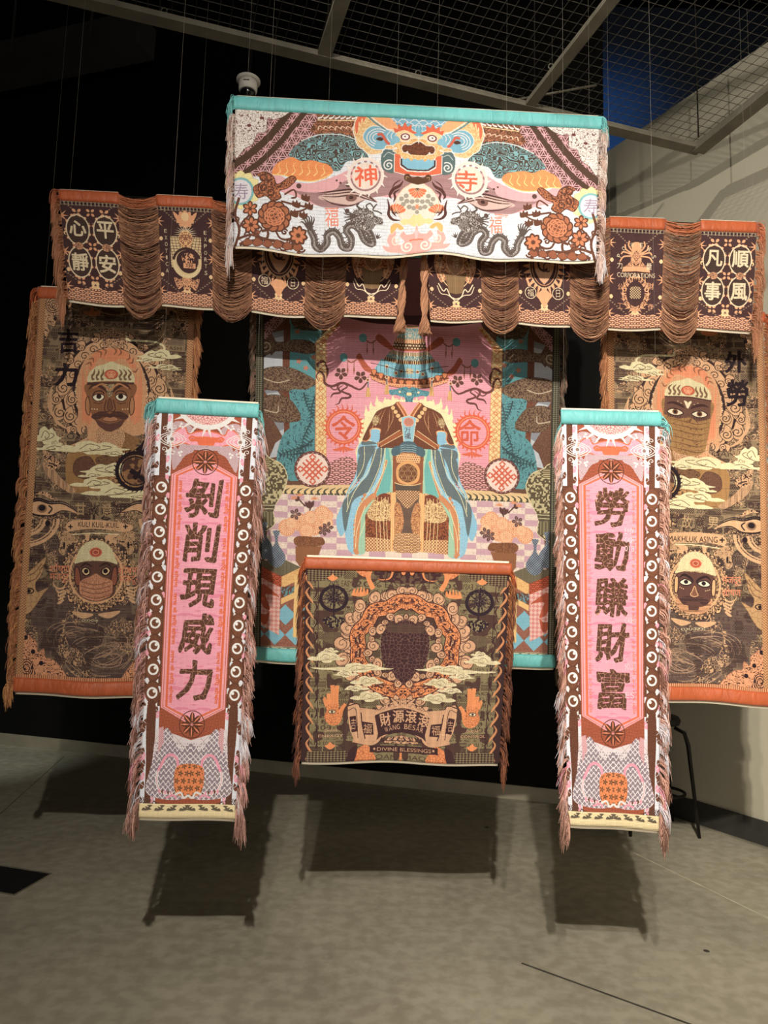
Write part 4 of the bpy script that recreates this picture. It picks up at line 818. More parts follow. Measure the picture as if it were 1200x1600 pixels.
def art_blessing():
    c = Canvas(Q_cs, 312, 320, 2.6, OLV)
    ledger(c, (0, 0, .52, 1), OLV, (78, 56, 48), 1.0, 3)
    c.all(None, p_mottle(9, .66, 2), (84, 58, 50))
    Z = lambda: c.z(450, 850, 3.3333); Z()
    # side border
    c.fill([(70, 60), (118, 60), (110, 1150), (60, 1150)], (66, 42, 42))
    for k in range(13): y = 150 + k * 78; c.st([(112, y), (96, y + 25), (106, y + 50), (122, y + 72), (132, y + 90)], 3.6, (214, 140, 84), taper=2); c.st([(140, y), (150, y + 30), (136, y + 60)], 2.6, DKP, taper=2)
    c.st([(158, 120), (150, 1130)], 1.2, DKP, smooth=False)
    # top and bottom lotus halves
    c.fill([(100, 100), (340, 100), (300, 160), (240, 190), (100, 200)], OLV, p_diachk(5.2, 3.4), DKP)
    c.sm([(300, 60), (480, 60), (440, 130), (400, 175), (340, 130)], ORG2, p_crack(5, .06, 1), (190, 96, 52)); c.sm([(430, 60), (640, 60), (640, 200), (520, 200), (440, 150)], DKP, p_mottle(4, .6), (104, 78, 60))
    c.st([(445, 235), (420, 180), (440, 130), (500, 112), (540, 140), (530, 180), (490, 190), (460, 180)], 6, ORG2, taper=1); c.st([(520, 130), (505, 190), (475, 200)], 1.4, DKP); c.sm([(575, 90), (625, 90), (612, 150), (600, 165), (588, 150)], ORG2)
    c.st([(410, 150), (418, 190), (440, 240)], 6, ORG2)
    for (x, y) in ((232, 178), (218, 1048)): c.sm([(x - 28, y), (x - 12, y - 8), (x, y - 20), (x + 12, y - 8), (x + 28, y), (x + 8, y + 16), (x - 8, y + 16)], ORG2)
    for k in range(5): c.st([(340 + k * 17, 268), (344 + k * 17, 245), (352 + k * 14, 222 + 8 * abs(k - 2))], 5, ORG2, taper=1)
    c.sm([(332, 262), (412, 256), (400, 274), (345, 276)], ORG2)
    # dark emblem
    c.fill([ell(237, 290, 76, 72), ell(237, 290, 58, 54)[::-1]], (50, 34, 44)); c.fill(star(237, 282, 66, 26, 13), (50, 34, 44), p_contour(4, 3, .3), (112, 92, 72)); c.st([(237, 210), (237, 390)], 2.5, (50, 34, 44))
    c.sm([(180, 400), (237, 380), (300, 402), (270, 430), (237, 450), (200, 430)], (50, 34, 44), p_mottle(2, .55), OLV); c.sm([(170, 480), (237, 465), (305, 480), (290, 510), (237, 530), (180, 510)], DKP, p_meander(3.2), OLV)
    # ring of orange serpents and scroll clouds
    def curl(x, y, r, a):
        c.fill(ell(x, y, r, r * .85, rot=a), TAN2); c.st(spiral(x, y, r * .8, 1.4, a), .9, DKP); c.st(ell(x, y, r, r * .85, rot=a), 1, DKP, closed=True, smooth=False)
    cx, cy = 602, 560
    for k in range(40):
        a = PI * .42 + k * PI * 1.16 / 39; R = 268 + 34 * math.sin(k * 2.3); curl(cx + R * math.cos(a) * 1.08, cy - 20 + R * math.sin(a) * .98, 30 + 6 * (k % 3), a * 2)
    pth = [(cx + (232 + 26 * math.sin(t * 3.1)) * math.cos(PI * .42 + t * PI * 1.16 / 12) * 1.05, cy - 14 + (232 + 26 * math.sin(t * 3.1)) * math.sin(PI * .42 + t * PI * 1.16 / 12)) for t in range(13)]
    c.st(pth, 25, DKP); c.st(pth, 22, ORG2); c.st(pth, 9, DKP, taper=2); c.st(pth, 3, TAN2, taper=2)
    pp = cr(pth, False, 5)
    for k in range(0, len(pp), 2): c.st([pp[k] + (-24, -8), pp[k] + (0, 12), pp[k] + (26, -6)], 1.1, (120, 60, 40))
    for k in range(0, len(pp), 5): c.sm([pp[k] + (-34, 6), pp[k] + (-12, -18), pp[k] + (22, -14), pp[k] + (38, 8), pp[k] + (8, 4), pp[k] + (-10, 22)], ORG2, line=DKP, lw=.8); c.fill(ell(pp[k][0], pp[k][1] - 3, 7, 5), DKP)
    c.st(pth, 20, None, pat=p_contour(5, 3.2, .26, 2), col2=(96, 52, 44))
    for k in range(16): a = PI * .48 + k * PI * 1.04 / 15; curl(cx + (176 + 16 * math.sin(k * 2.1)) * math.cos(a), cy - 5 + (166 + 16 * math.sin(k * 2.1)) * math.sin(a), 18 + 7 * (k % 3), a * 3)
    # dark centre
    c.sm([(cx + 30, cy - 140), (540, 432), (492, 470), (480, 540), (488, 610), (515, 655), (545, 680), (565, 712), (cx + 30, 725)], DKP, p_crack(6, .05, 3), (118, 82, 74)); c.fill([(505, 430), (640, 425), (640, 470), (515, 470)], DKP, p_hlines(1.6), (110, 88, 66))
    # cream clouds
    for (x, y, w_, h_, d) in ((200, 600, 190, 60, 1), (215, 565, 90, 34, -1), (370, 655, 300, 52, 1), (300, 685, 130, 40, -1), (410, 725, 170, 56, 1), (350, 760, 140, 34, -1), (420, 805, 190, 58, 1)): c.cloud(x, y, w_ * 1.05, h_ * 1.4, CRM2, (110, 84, 62), d)
    c.st([(120, 652), (200, 658), (300, 650)], 3.4, CRM2, taper=2); c.st([(450, 650), (520, 660), (548, 656)], 3.4, CRM2, taper=1)
    for (x, y, w_, h_) in ((350, 655, 240, 30), (420, 725, 150, 30), (410, 805, 150, 30), (200, 603, 140, 24)): c.fill(ell(x, y, w_ / 2, h_ / 2), None, p_vlines(1.4, .3), (206, 186, 140))
    # raised hand with an eye
    c.sm([(190, 830), (200, 870), (188, 900), (205, 935), (240, 948), (272, 930), (285, 880), (295, 850), (280, 845), (262, 868), (262, 830), (225, 800)], ORG2, p_crack(4, .05, 5), (170, 86, 46))
    for pts, wv in (([(200, 850), (190, 815), (196, 808)], 5), ([(217, 840), (210, 800), (212, 785)], 6), ([(232, 840), (232, 780), (230, 742)], 6.4), ([(250, 840), (252, 780), (254, 745)], 6.4), ([(268, 880), (290, 850), (296, 838)], 5)): c.st(pts, wv, ORG2)
    c.fill(ell(228, 878, 18, 9), CRM2); c.st(ell(228, 878, 18, 9), .9, DKP, closed=True); c.fill(ell(228, 878, 6), DKP)
    for a in np.linspace(PI * .1, PI * .9, 11): c.st([(238 + 62 * math.cos(a), 880 + 74 * math.sin(a)), (238 + 78 * math.cos(a), 880 + 92 * math.sin(a))], .9, DKP, smooth=False)
    for a in np.linspace(0, PI, 7): c.sm([(238 + 56 * math.cos(a), 800 - 62 * math.sin(a)), (238 + 74 * math.cos(a + .1), 800 - 80 * math.sin(a + .1)), (238 + 64 * math.cos(a + .2), 800 - 90 * math.sin(a + .2))], (84, 64, 52))
    # scroll banner
    c.sm([(300, 800), (330, 840), (420, 880), (500, 850), (640, 800), (640, 860), (500, 880), (440, 910), (350, 870)], TAN2, p_contour(5, 4, .25, 2), DKP)
    for k in range(9): a = PI * 1.05 + k * .11 * PI; c.sm([(602 + 150 * math.cos(a), 930 + 120 * math.sin(a)), (602 + 176 * math.cos(a + .1), 930 + 142 * math.sin(a + .1)), (602 + 150 * math.cos(a + .22), 930 + 120 * math.sin(a + .22))], TAN2, line=DKP, lw=.8)
    c.fill(cr([(310, 850), (365, 845), (380, 880), (452, 890), (458, 1030), (340, 1020)], True, 3), TAN2, None, None); c.st([(310, 850), (368, 845), (385, 950), (400, 1020)], 1.6, DKP); c.st([(312, 872), (352, 870), (362, 1015)], 1, DKP)
    c.fill([(318, 905), (352, 900), (360, 980), (330, 985)], DKP); c.fill([(380, 930), (440, 940), (444, 1000), (392, 998)], DKP); 
    c.fill([(372, 860), (450, 870), (452, 890), (376, 884)], TAN2); c.st([(335, 1028), (440, 1046), (520, 990), (640, 968)], 4.4, TAN2); c.st([(335, 1036), (440, 1056), (520, 1000), (640, 980)], .9, DKP)
    arc = [(450, 905), (500, 885), (560, 870), (640, 866), (640, 985), (560, 990), (500, 1002), (470, 1015)]
    c.fill(cr([(440, 892), (500, 868), (560, 855), (640, 850), (640, 880), (560, 886), (500, 900), (452, 920)], True, 3), TAN2); c.fill(arc, DKP)
    c.st([(452, 902), (500, 884), (560, 868), (640, 862)], 1.4, DKP)
    c.sm([(500, 1040), (520, 1015), (560, 1008), (640, 990), (640, 1050), (560, 1045)], TAN2, p_contour(4, 3, .3, 1), DKP)
    for k in range(5): c.st([(640 - k * 30, 1010), (625 - k * 30, 1030), (600 - k * 30, 1030), (608 - k * 30, 1014)], 1.4, DKP)
    c.sm([(330, 1135), (350, 1080), (400, 1050), (430, 1075), (450, 1135)], ORG2, p_crack(5, .06, 1), (190, 96, 52)); c.fill([(580, 1092), (640, 1092), (640, 1140), (575, 1140)], ORG2); c.fill([(100, 1075), (300, 1075), (330, 1140), (90, 1140)], OLV, p_diachk(5.2, 3.4), DKP); c.sm([(300, 1135), (320, 1075), (360, 1055), (340, 1135)], DKP)
    c.mirror(); Z()
    c.text('CHEAP', 222, 972, 70, 13, TAN2, .02); c.text('ENERGY', 222, 998, 130, 14, TAN2, .02)
    c.twin('吉', 339, 942, 26, 58, TAN2, .02); c.twin('福', 412, 968, 46, 50, TAN2, .01, .08)
    c.text('CHEAP', 958, 978, 70, 13, TAN2, .02); c.text('CONTROL', 960, 1004, 130, 14, TAN2, .02)
    c.text('財', 505, 922, 58, 68, TAN2, .025, -.16); c.text('源', 573, 905, 60, 66, TAN2, .025, -.05); c.text('滾', 638, 906, 60, 66, TAN2, .025, .05); c.text('滾', 704, 926, 58, 66, TAN2, .025, .16)
    for i, ch in enumerate('WANG BESAR'):
        if ch != ' ': x = 510 + i * 20.5; c.text(ch, x, 957 + ((x - 602) / 92) ** 2 * 17, 18, 27, TAN2, .055, (x - 602) / 92 * .28)
    c.fill([(424, 1055), (778, 1062), (778, 1096), (424, 1090)], DKP); c.text('DIVINE BLESSINGS', 602, 1077, 282, 19, TAN2, .012, .016)
    for x in (447, 755): c.fill(star(x, 1073 + (x - 447) * .016, 9, 4, 5, -PI / 2), TAN2)
    c.weave(.16, .04, 1.5)
    return c

def art_couplet(side):
    Q = [(243, 622), (408, 632), (372, 1281), (212, 1279)]
    c = Canvas(Q, 162, 655, 2.6, (232, 232, 236))
    OR, PK, BR = (228, 98, 44), (240, 152, 172), (112, 66, 44)
    A = lambda: c.z(190, 600, 4.444); B = lambda: c.z(190, 950, 4.211)
    A()
    # everything is drawn on the left half in flat cloth units, then repeated mirrored
    c.q = None; c.tr = None
    W, H = c.w, c.h
    c.fill([(0, 0), (26, 0), (26, H), (0, H)], (226, 228, 236))
    c.fill([(0, 126), (26, 126), (26, 488), (0, 488)], BR, p_crack(3, .06), (86, 50, 36))
    rr = random.Random(4)
    for k in range(64):
        y = k * 10.4 + rr.random() * 5; x = rr.choice((1, 3, 20, 23)); eye = 120 < y < 490
        if eye: c.sm([(x - 3, y), (x + 1, y - 4), (x + 4, y), (x + 2, y + 6)], (226, 228, 236) if k % 3 else (238, 158, 176))
        else: c.sm([(x - 3, y), (x + 2, y - 5), (x + 4, y + 2), (x, y + 7), (x - 4, y + 4)], BR if k % 3 else (238, 158, 176)); c.st([(x - 4, y - 3), (x + 4, y + 3)], .7, (226, 228, 236), smooth=False)
    # stem with watching eyes
    c.fill([(8, 0), (18, 0), (18, H), (8, H)], BR, p_crack(3, .06), (84, 48, 34))
    for k in range(10):
        y = 145 + k * 35.9
        c.sm([(13 - 12, y), (13 - 8, y - 11), (13, y - 17), (13 + 8, y - 11), (13 + 12, y), (13 + 8, y + 11), (13, y + 17), (13 - 8, y + 11)], BR, p_crack(2.6, .05, 2), (134, 82, 54))
    for k in range(10):
        y = 145 + k * 35.9
        c.fill([ell(13, y, 8.6, 8.8), ell(13, y, 5.6, 5.8)[::-1]], (240, 238, 234)); c.fill(ell(16, y - 2.4, 2.4, 2.4), (240, 238, 234)); c.fill([(4, y + 14), (8, y + 18), (4, y + 21)], WH); c.fill([(22, y + 14), (18, y + 18), (22, y + 21)], WH)
    c.sm([(6, 490), (20, 490), (19, 590), (13, 615), (9, 590)], BR, p_crack(3, .06), (84, 48, 34))
    # centre field
    c.fill([(26, 0), (82, 0), (82, H), (26, H)], (214, 96, 50), p_meander(2.0), (106, 56, 40))
    c.fill([(26, 24), (82, 24), (82, 100), (60, 88), (40, 100), (26, 96)], None)
    c.sm([(27, 92), (31, 76), (36, 82), (42, 70), (54, 76), (62, 84), (48, 92), (40, 104), (30, 116)], (236, 224, 226), p_check(1.2), (150, 84, 96))
    c.sm([(27, 40), (40, 36), (56, 44), (60, 54), (48, 58), (36, 56), (28, 64)], (236, 224, 226), p_check(1.2), (150, 84, 96))
    c.sm([(26, 62), (34, 50), (46, 46), (52, 56), (66, 52), (84, 52), (84, 78), (60, 76), (48, 72), (38, 72), (28, 76)], PK, p_crack(5, .03), (246, 190, 196), line=OR, lw=2)
    c.sm([(52, 62), (58, 58), (64, 60), (84, 60), (84, 74), (70, 74), (66, 68), (56, 68)], OR); c.st([(55, 65), (58, 61), (62, 64)], .8, PK)
    c.fill([(48, 74), (84, 74), (84, 82), (60, 82)], (236, 224, 226), p_check(1.2), (150, 84, 96))
    # sun disc with thorned rim
    c.fill(ell(81, 4, 43, 38), (238, 196, 186), p_crack(4, .07, 3), (196, 84, 96)); c.fill(ell(81, 0, 40, 12), (236, 176, 170), p_brick(9, 4, .5), (186, 90, 92))
    c.fill([ell(81, 2, 51, 46), ell(81, 2, 43, 38)[::-1]], WH)
    for a in (PI * .52, PI * .62, PI * .7, PI * .8, PI * .92): c.st([(81 + 49 * math.cos(a), 2 + 45 * math.sin(a)), (81 + 64 * math.cos(a + .06), 2 + 60 * math.sin(a + .06))], 5, WH, smooth=False, taper=1)
    # eye flower across the stem
    for r in (15, 11.5, 8): c.st([(26 - r * 1.5, 66), (26, 66 - r * .8), (26 + r * 1.5, 66), (26, 66 + r * .8)], 1.3, WH, closed=True)
    c.fill(ell(26, 66, 5), WH); c.fill(ell(26, 66, 3), (150, 120, 110))
    for d in (-1, 1):
        for k in range(4): c.st(spiral(14 + k * 5, 66 + d * (17 + 4 * (k % 2)), 5, 1.2, k), 1.1, WH)
        for q in ((38, 66 + d * 22), (42, 66 + d * 20), (40, 66 + d * 26)): c.fill(ell(*q, 2), WH)
    # pink panel with arrow ends
    y0, y1 = 94, 518; ey0, ey1 = 123, 490
    for (ins, col) in ((0, (240, 160, 168)), (2.4, (210, 96, 52)), (3.6, (240, 160, 168)), (7, OR), (11, PK)):
        c.fill([(28 + ins, ey0 + ins * .2), (82, y0 + ins * 1.0), (82, y1 - ins * 1.0), (28 + ins, ey1 - ins * .2)], col)
    c.fill([(39, ey0 + 2), (82, y0 + 11), (82, y1 - 11), (39, ey1 - 2)], PK, p_hlines(1.7, .25), (246, 176, 190)); c.fill([(39, ey0 + 2), (82, y0 + 11), (82, y1 - 11), (39, ey1 - 2)], None, lambda X, Y: noise(X * .4, Y * 2.2, 5, 5) > .62, (232, 132, 158))
    c.tr = (0, -19, 1)
    # foot: scales, legs of a crab-like mount, flower ball
    c.fill([(22, 540), (82, 558), (82, 640), (14, 640)], (226, 212, 214), p_diamond(8, .0001), BR)
    c.sm([(30, 560), (38, 540), (48, 548), (54, 562), (66, 574), (84, 566), (84, 640), (14, 640), (16, 600)], (150, 134, 142), p_diamond(8.4, .11), (236, 224, 226))
    c.fill([(14, 560), (84, 560), (84, 640), (14, 640)], None, lambda X, Y: (p_dots(4.2, .2)(X, Y)) & (noise(X, Y, 5, 2) > .4), (110, 92, 100))
    c.fill([(27, 540), (34, 538), (36, 560), (27, 580)], (236, 220, 222), p_check(1.4), (190, 70, 80))
    c.sm([(60, 582), (84, 582), (84, 602), (66, 602)], (150, 134, 142), p_diamond(8.4, .11), (236, 224, 226))
    c.st([(70, 612), (62, 606), (60, 588), (50, 580), (40, 584), (32, 598), (28, 606)], 4.4, PK); c.st([(28, 604), (27, 620), (34, 634), (50, 638), (60, 636)], 4.4, WH); c.st([(28, 604), (27, 620), (34, 634), (50, 638)], 1, PK)
    for k in range(7): c.fill([(30 + k * 5, 633 + k * .8), (34 + k * 5, 630 + k), (33 + k * 5, 640 + k * .3)], BR if k % 2 else PK)
    c.fill([(0, 618), (30, 630), (60, 640), (84, 640), (84, 700), (0, 700)], None, lambda X, Y: (Y > 632 - 8 * np.cos(X / 20)) & True & (noise(X, Y, 1.3, 3, 1) > .42), (96, 66, 52))
    c.tr = None
    # roundels
    def roundel(y, r):
        c.fill(ell(81, y, r), None, None, None); c.st(ell(81, y, r - .8), 1.3, (92, 54, 40), closed=True, smooth=False)
        for q in petals(81, y, r * .9, 8, .62, .15, PI / 2): c.fill(q, (96, 54, 36))
        for q in petals(81, y, r * .92, 8, .16, .2, PI / 2): c.fill(q, (236, 132, 90))
        for q in petals(81, y, r * .55, 8, .3, .1, PI / 8): c.fill(q, (96, 54, 36))
    roundel(101, 21.5); roundel(515, 21.5); c.tr = (0, -19, 1)
    c.sm([(62, 596), (100, 596), (106, 620), (98, 640), (64, 640), (56, 620)], (232, 126, 62), p_flower(10.5), (88, 70, 46)); c.fill(ell(81, 619, 25, 26), (236, 130, 66), p_flower(11), (84, 66, 44))
    c.st([(58, 640), (68, 636), (74, 644), (81, 640)], 3.4, WH); c.st([(44, 644), (56, 640), (62, 646)], 3, PK)
    # flame hem
    c.tr = (0, -11, 1); c.fill([(0, 645), (W, 645), (W, H + 20), (0, H + 20)], (240, 220, 168), p_hlines(1.8, .12), (214, 180, 130))
    for k in range(8): x = 5 + k * 26 / 1.25; c.sm([(x, 655), (x + 2, 651), (x + 7, 652), (x + 5, 649), (x + 11, 650), (x + 9, 647), (x + 17, 647), (x + 13, 651), (x + 16, 653), (x + 8, 655)], (104, 92, 74))
    c.tr = None; h = c.W // 2; c.a[:, c.W - h:] = c.a[:, :h][:, ::-1]
    # side prayers, reading up the left edge and down the right
    tL, tR = ('लाभ के लिए शोषण', 'लाभ के लिए शोषण') if side == 'exploit' else ('श्रम वर्ग दे दे', 'श्रम वर्ग दे दे')
    n = 4 if side == 'exploit' else 6; hh = (488 - 128) / n
    for k in range(n):
        yc = 128 + hh * (k + .5)
        c.text(tL, 43.2, yc, hh * .9, 8.4, OR, .05, PI / 2 if side == 'exploit' else -PI / 2); c.text(tR, W - 43.2, yc, hh * .9, 8.4, OR, .05, -PI / 2 if side != 'exploit' else PI / 2)
    chars = '剝削現威力' if side == 'exploit' else '勞動賺財富'
    BRW = (96, 60, 44)
    for k, ch in enumerate(chars):
        yc = 160 + k * 71.8; c.text(ch, 81, yc, 56, 62, BRW, .032, 0, .08, p_crack(8.5, .028, k), (190, 136, 108), rough=1.2)
    if side != 'exploit':
        for y, t in ((198, 'EASY'), (212, 'CASH'), (226, '018'), (340, 'CASH'), (412, 'SOLU'), (456, 'ES')): c.text(t, 111, y, 16, 9, (248, 200, 208), .02)
    return c.weave(0, .03)

def art_valance(kind):
    """one woven panel of the brown pelmet; flat cloth units 90 x 176"""
    c = Canvas([], 90, 176, 3.0, (70, 44, 44)); DK, TN, CR_ = (70, 44, 44), (226, 160, 112), (226, 204, 166)
    for (cx, cy) in ((45, 26), (45, 92), (45, 150), (0, 60), (0, 120), (0, 150)):
        for k in range(24): a = k * PI / 12; c.st([(cx + 7 * math.cos(a), cy + 6 * math.sin(a)), (cx + 24 * math.cos(a), cy + 20 * math.sin(a))], .9, (110, 76, 68), smooth=False, taper=2)
    for p in ([(6, 20), (45, 56)], [(0, 132), (45, 164)], [(84, 20), (45, 56)]): 
        n = 12
        for i in range(n): t = i / n; x = p[0][0] + (p[1][0] - p[0][0]) * t; y = p[0][1] + (p[1][1] - p[0][1]) * t; c.fill(ell(x, y, 1.5, 1), (150, 120, 96))
    for (x, y) in ((0, 42), (0, 100), (0, 154)): c.fill(star(x, y, 12, 3.4, 8), TN)
    for (x, y) in ((0, 70), (0, 128)): 
        for q in petals(x, y, 8, 3, 1.3, .2): c.fill(q, (236, 196, 142))
    if kind in ('calm', 'smooth'):
        for (y) in (64, 115):
            for k in range(22): a = k * 2 * PI / 22; c.fill(ell(24 + 18.5 * math.cos(a), y + 25 * math.sin(a), 2.2, 2.2), TN if k % 2 else DK)
        for q in ((24, 37, 9), (45, 36, 8), (45, 90, 8), (45, 142, 8), (24, 144, 8)):
            for z in petals(*q, 4, .8, .25, PI / 4): c.fill(z, TN)
        for y in (64, 115):
            c.fill([ell(24, y, 18.5, 25), ell(24, y, 16.6, 23)[::-1]], CR_); c.fill(ell(24, y, 15.8, 22), (52, 34, 34), p_hlines(1.5, .4), (104, 80, 62)); c.fill(ell(24, y, 15.8, 22), None, p_vlines(1.5, .3), (52, 34, 34))
        c.fill(ell(24, 90, 6.5, 6), TN, p_contour(2, 3, .4), DK)
    c.sm([(0, 176), (0, 166), (12, 156), (28, 156), (45, 150), (60, 150), (60, 180), (0, 180)], (232, 166, 124), p_seigaiha(8, .16, 2, 1.4), DK)
    for q in petals(45, 150, 7, 5, 1.2, .2): c.fill(q, (236, 196, 142))
    if kind in ('exotica', 'shield', 'figure', 'powers'):
        c.sm([(20, 66), (34, 52), (60, 50), (60, 130), (30, 128), (18, 100)], DK)
    if kind == 'exotica':
        for q in petals(45, 38, 15, 10, .8, .1, -PI / 2): c.fill(q, TN)
        c.fill(ell(45, 34, 6, 7), (236, 196, 142)); c.sm([(26, 26), (36, 34), (45, 46), (38, 46), (30, 38)], TN)
        for k in range(13): a = PI + k * PI / 12; c.st([(45 + 5 * math.cos(a), 62 + 6 * math.sin(a)), (45 + 20 * math.cos(a), 64 + 18 * math.sin(a))], 1.7, CR_, smooth=False, taper=1)
        c.fill([(20, 66), (46, 66), (46, 112), (20, 116)], (220, 190, 140), p_brick(5, 4.5, .7), DK); c.sm([(34, 66), (38, 60), (46, 58), (46, 88), (36, 80)], (232, 178, 120), p_mottle(1.6, .55), (150, 96, 70))
        c.sm([(24, 132), (34, 134), (45, 128), (45, 152), (38, 146), (30, 150)], TN, p_contour(3, 3, .3), DK)
    if kind == 'shield':
        for k in range(14): a = PI * .5 + k * PI / 13; c.sm([(45 + 25 * math.cos(a), 84 + 36 * math.sin(a)), (45 + 36 * math.cos(a + .08), 84 + 48 * math.sin(a + .08)), (45 + 25 * math.cos(a + .17), 84 + 36 * math.sin(a + .17))], TN)
        c.fill([ell(45, 84, 25, 37), ell(45, 84, 23.4, 35)[::-1]], (200, 170, 130)); c.fill([ell(45, 84, 21, 32), ell(45, 84, 20, 31)[::-1]], TN)
        c.sm([(45, 54), (34, 58), (27, 62), (29, 88), (36, 104), (45, 114), (46, 114), (46, 54)], (206, 156, 118))
        c.sm([(14, 100), (30, 128), (45, 122), (45, 150), (35, 136), (20, 122)], TN); c.fill(ell(22, 128, 10.5), DK); c.fill([ell(22, 128, 9.8), ell(22, 128, 8.6)[::-1]], CR_)
    if kind == 'figure':
        c.sm([(10, 90), (16, 66), (22, 84), (30, 62), (45, 56), (46, 56), (46, 118), (30, 112), (20, 116)], TN, p_contour(5, 3, .4, 3), (140, 90, 66)); c.st([(24, 80), (20, 100), (28, 118), (45, 128)], 1.5, (226, 190, 140)); c.fill([(26, 100), (46, 104), (46, 134), (34, 132)], (150, 118, 78), p_vlines(1.6, .4), (110, 80, 56))
        c.st([(16, 118), (24, 130), (30, 126), (36, 138), (45, 142)], 1.8, (240, 216, 180)); c.st([(14, 122), (20, 134), (32, 136), (45, 146)], 1.3, (240, 216, 180)); c.sm([(60, 60), (34, 70), (32, 90), (45, 104), (60, 104)], (178, 130, 96), line=(240, 206, 160), lw=1)
    if kind == 'powers':
        c.sm([(46, 40), (38, 42), (38, 52), (46, 54)], TN); c.sm([(46, 54), (34, 56), (36, 70), (28, 80), (46, 84)], TN, p_contour(3, 3, .3), DK)
        for p in ([(38, 58), (28, 52), (26, 44)], [(38, 62), (24, 64), (18, 72)], [(38, 60), (24, 56), (20, 60)], [(40, 56), (32, 46), (33, 38)]): c.st(p, 2.4, TN)
        c.fill([(24, 80), (46, 78), (46, 86), (22, 88)], TN)
        c.fill([ell(45, 122, 22, 28), ell(45, 122, 15, 20)[::-1]], TN, p_contour(4, 3, .4, 1), DK)
        for k in range(12): a = PI * .5 + k * PI / 11; c.st([(45 + 20 * math.cos(a), 122 + 26 * math.sin(a)), (45 + 25 * math.cos(a + .2), 122 + 34 * math.sin(a + .2))], 2.6, TN, taper=1)
        c.fill([(36, 112), (46, 110), (46, 130), (36, 130)], (206, 176, 130), p_check(2), DK)
    h = c.W // 2; c.a[:, c.W - h:] = c.a[:, :h][:, ::-1]
    T = lambda s_, x, y, w_, h_, col=CR_, b=.03, r=0: c.text(s_, x, y, w_, h_, col, b, r)
    if kind == 'calm': T('心', 24, 62, 26, 25); T('平', 66, 62, 26, 27); T('靜', 24, 115, 26, 28); T('安', 66, 115, 26, 28)
    if kind == 'smooth': T('凡', 24, 62, 27, 27); T('順', 66, 62, 27, 28); T('事', 24, 115, 26, 30); T('風', 66, 115, 27, 28)
    if kind == 'exotica':
        for s_, x in (('EXOTICA', 13), ('EXPORTS', 77)):
            for i, ch in enumerate(s_): T(ch, x, 58 + i * 10.6, 4.6 if ch != 'I' else 2, 6.4, CR_, .015)
        c.fill([ell(46, 108, 24, 24, a0=0), ell(48, 106, 17, 18)[::-1]], (220, 190, 140)); c.fill(ell(47, 104, 18, 17), DK); c.st(ell(46, 107, 21, 22, 30, .3, PI * 1.05), 4.4, (226, 200, 150)); c.st(ell(46, 107, 22, 22, 20, PI * 1.05, PI * 1.9), 4, DK)
        c.sm([(38, 96), (46, 92), (56, 94), (58, 104), (50, 108), (40, 106)], TN, p_mottle(1.8, .5), DK); c.fill([(40, 108), (60, 108), (60, 116), (40, 116)], TN); c.text('現', 50, 112, 14, 7, DK)
    if kind == 'shield': T('C', 42, 80, 17, 28, DK, .02); T('C', 49, 86, 12, 17, DK, .02); T('福', 22, 128, 11, 12, CR_, .01); T('日', 68, 128, 7, 12, CR_, .02)
    if kind == 'figure': T('福', 18, 84, 11, 16, CR_, 0); T('神', 46, 84, 11, 16, CR_, 0); T('福', 74, 84, 11, 16, CR_, 0)
    if kind == 'powers':
        for i, ch in enumerate('POWERS'): a = -PI * .93 + i * PI * .172; T(ch, 45 + 29 * math.cos(a), 68 + 25 * math.sin(a), 5, 7, CR_, .02, a + PI / 2)
        T('CORPORATIONS', 45, 93, 62, 7.5, CR_, .02); T('力', 18, 78, 9, 11, CR_, .01); T('量', 66, 78, 9, 11, CR_, .01); T('公', 20, 112, 9, 10, TN, .01); T('財', 70, 110, 9, 11, TN, .01); T('工', 20, 142, 9, 9, TN, .01); T('作', 70, 143, 9, 10, TN, .01)
    for k in range(16): c.fill(ell(3 + k * 5.8, 21.5, 2.2, 1.3), BLK2); c.fill([(k * 5.8, 18), (k * 5.8 + 2, 18), (k * 5.8 + 2, 25), (k * 5.8, 25)], (150, 134, 110))
    c.fill([(0, 18.6), (90, 18.6), (90, 19.5), (0, 19.5)], (150, 134, 110)); c.fill([(0, 23.6), (90, 23.6), (90, 24.5), (0, 24.5)], (150, 134, 110))
    return c.weave(0, .04)
Q_lb = [(62, 448), (306, 460), (280, 1093), (22, 1080)]
Q_rb = [(947, 478), (1192, 487), (1205, 1102), (953, 1090)]
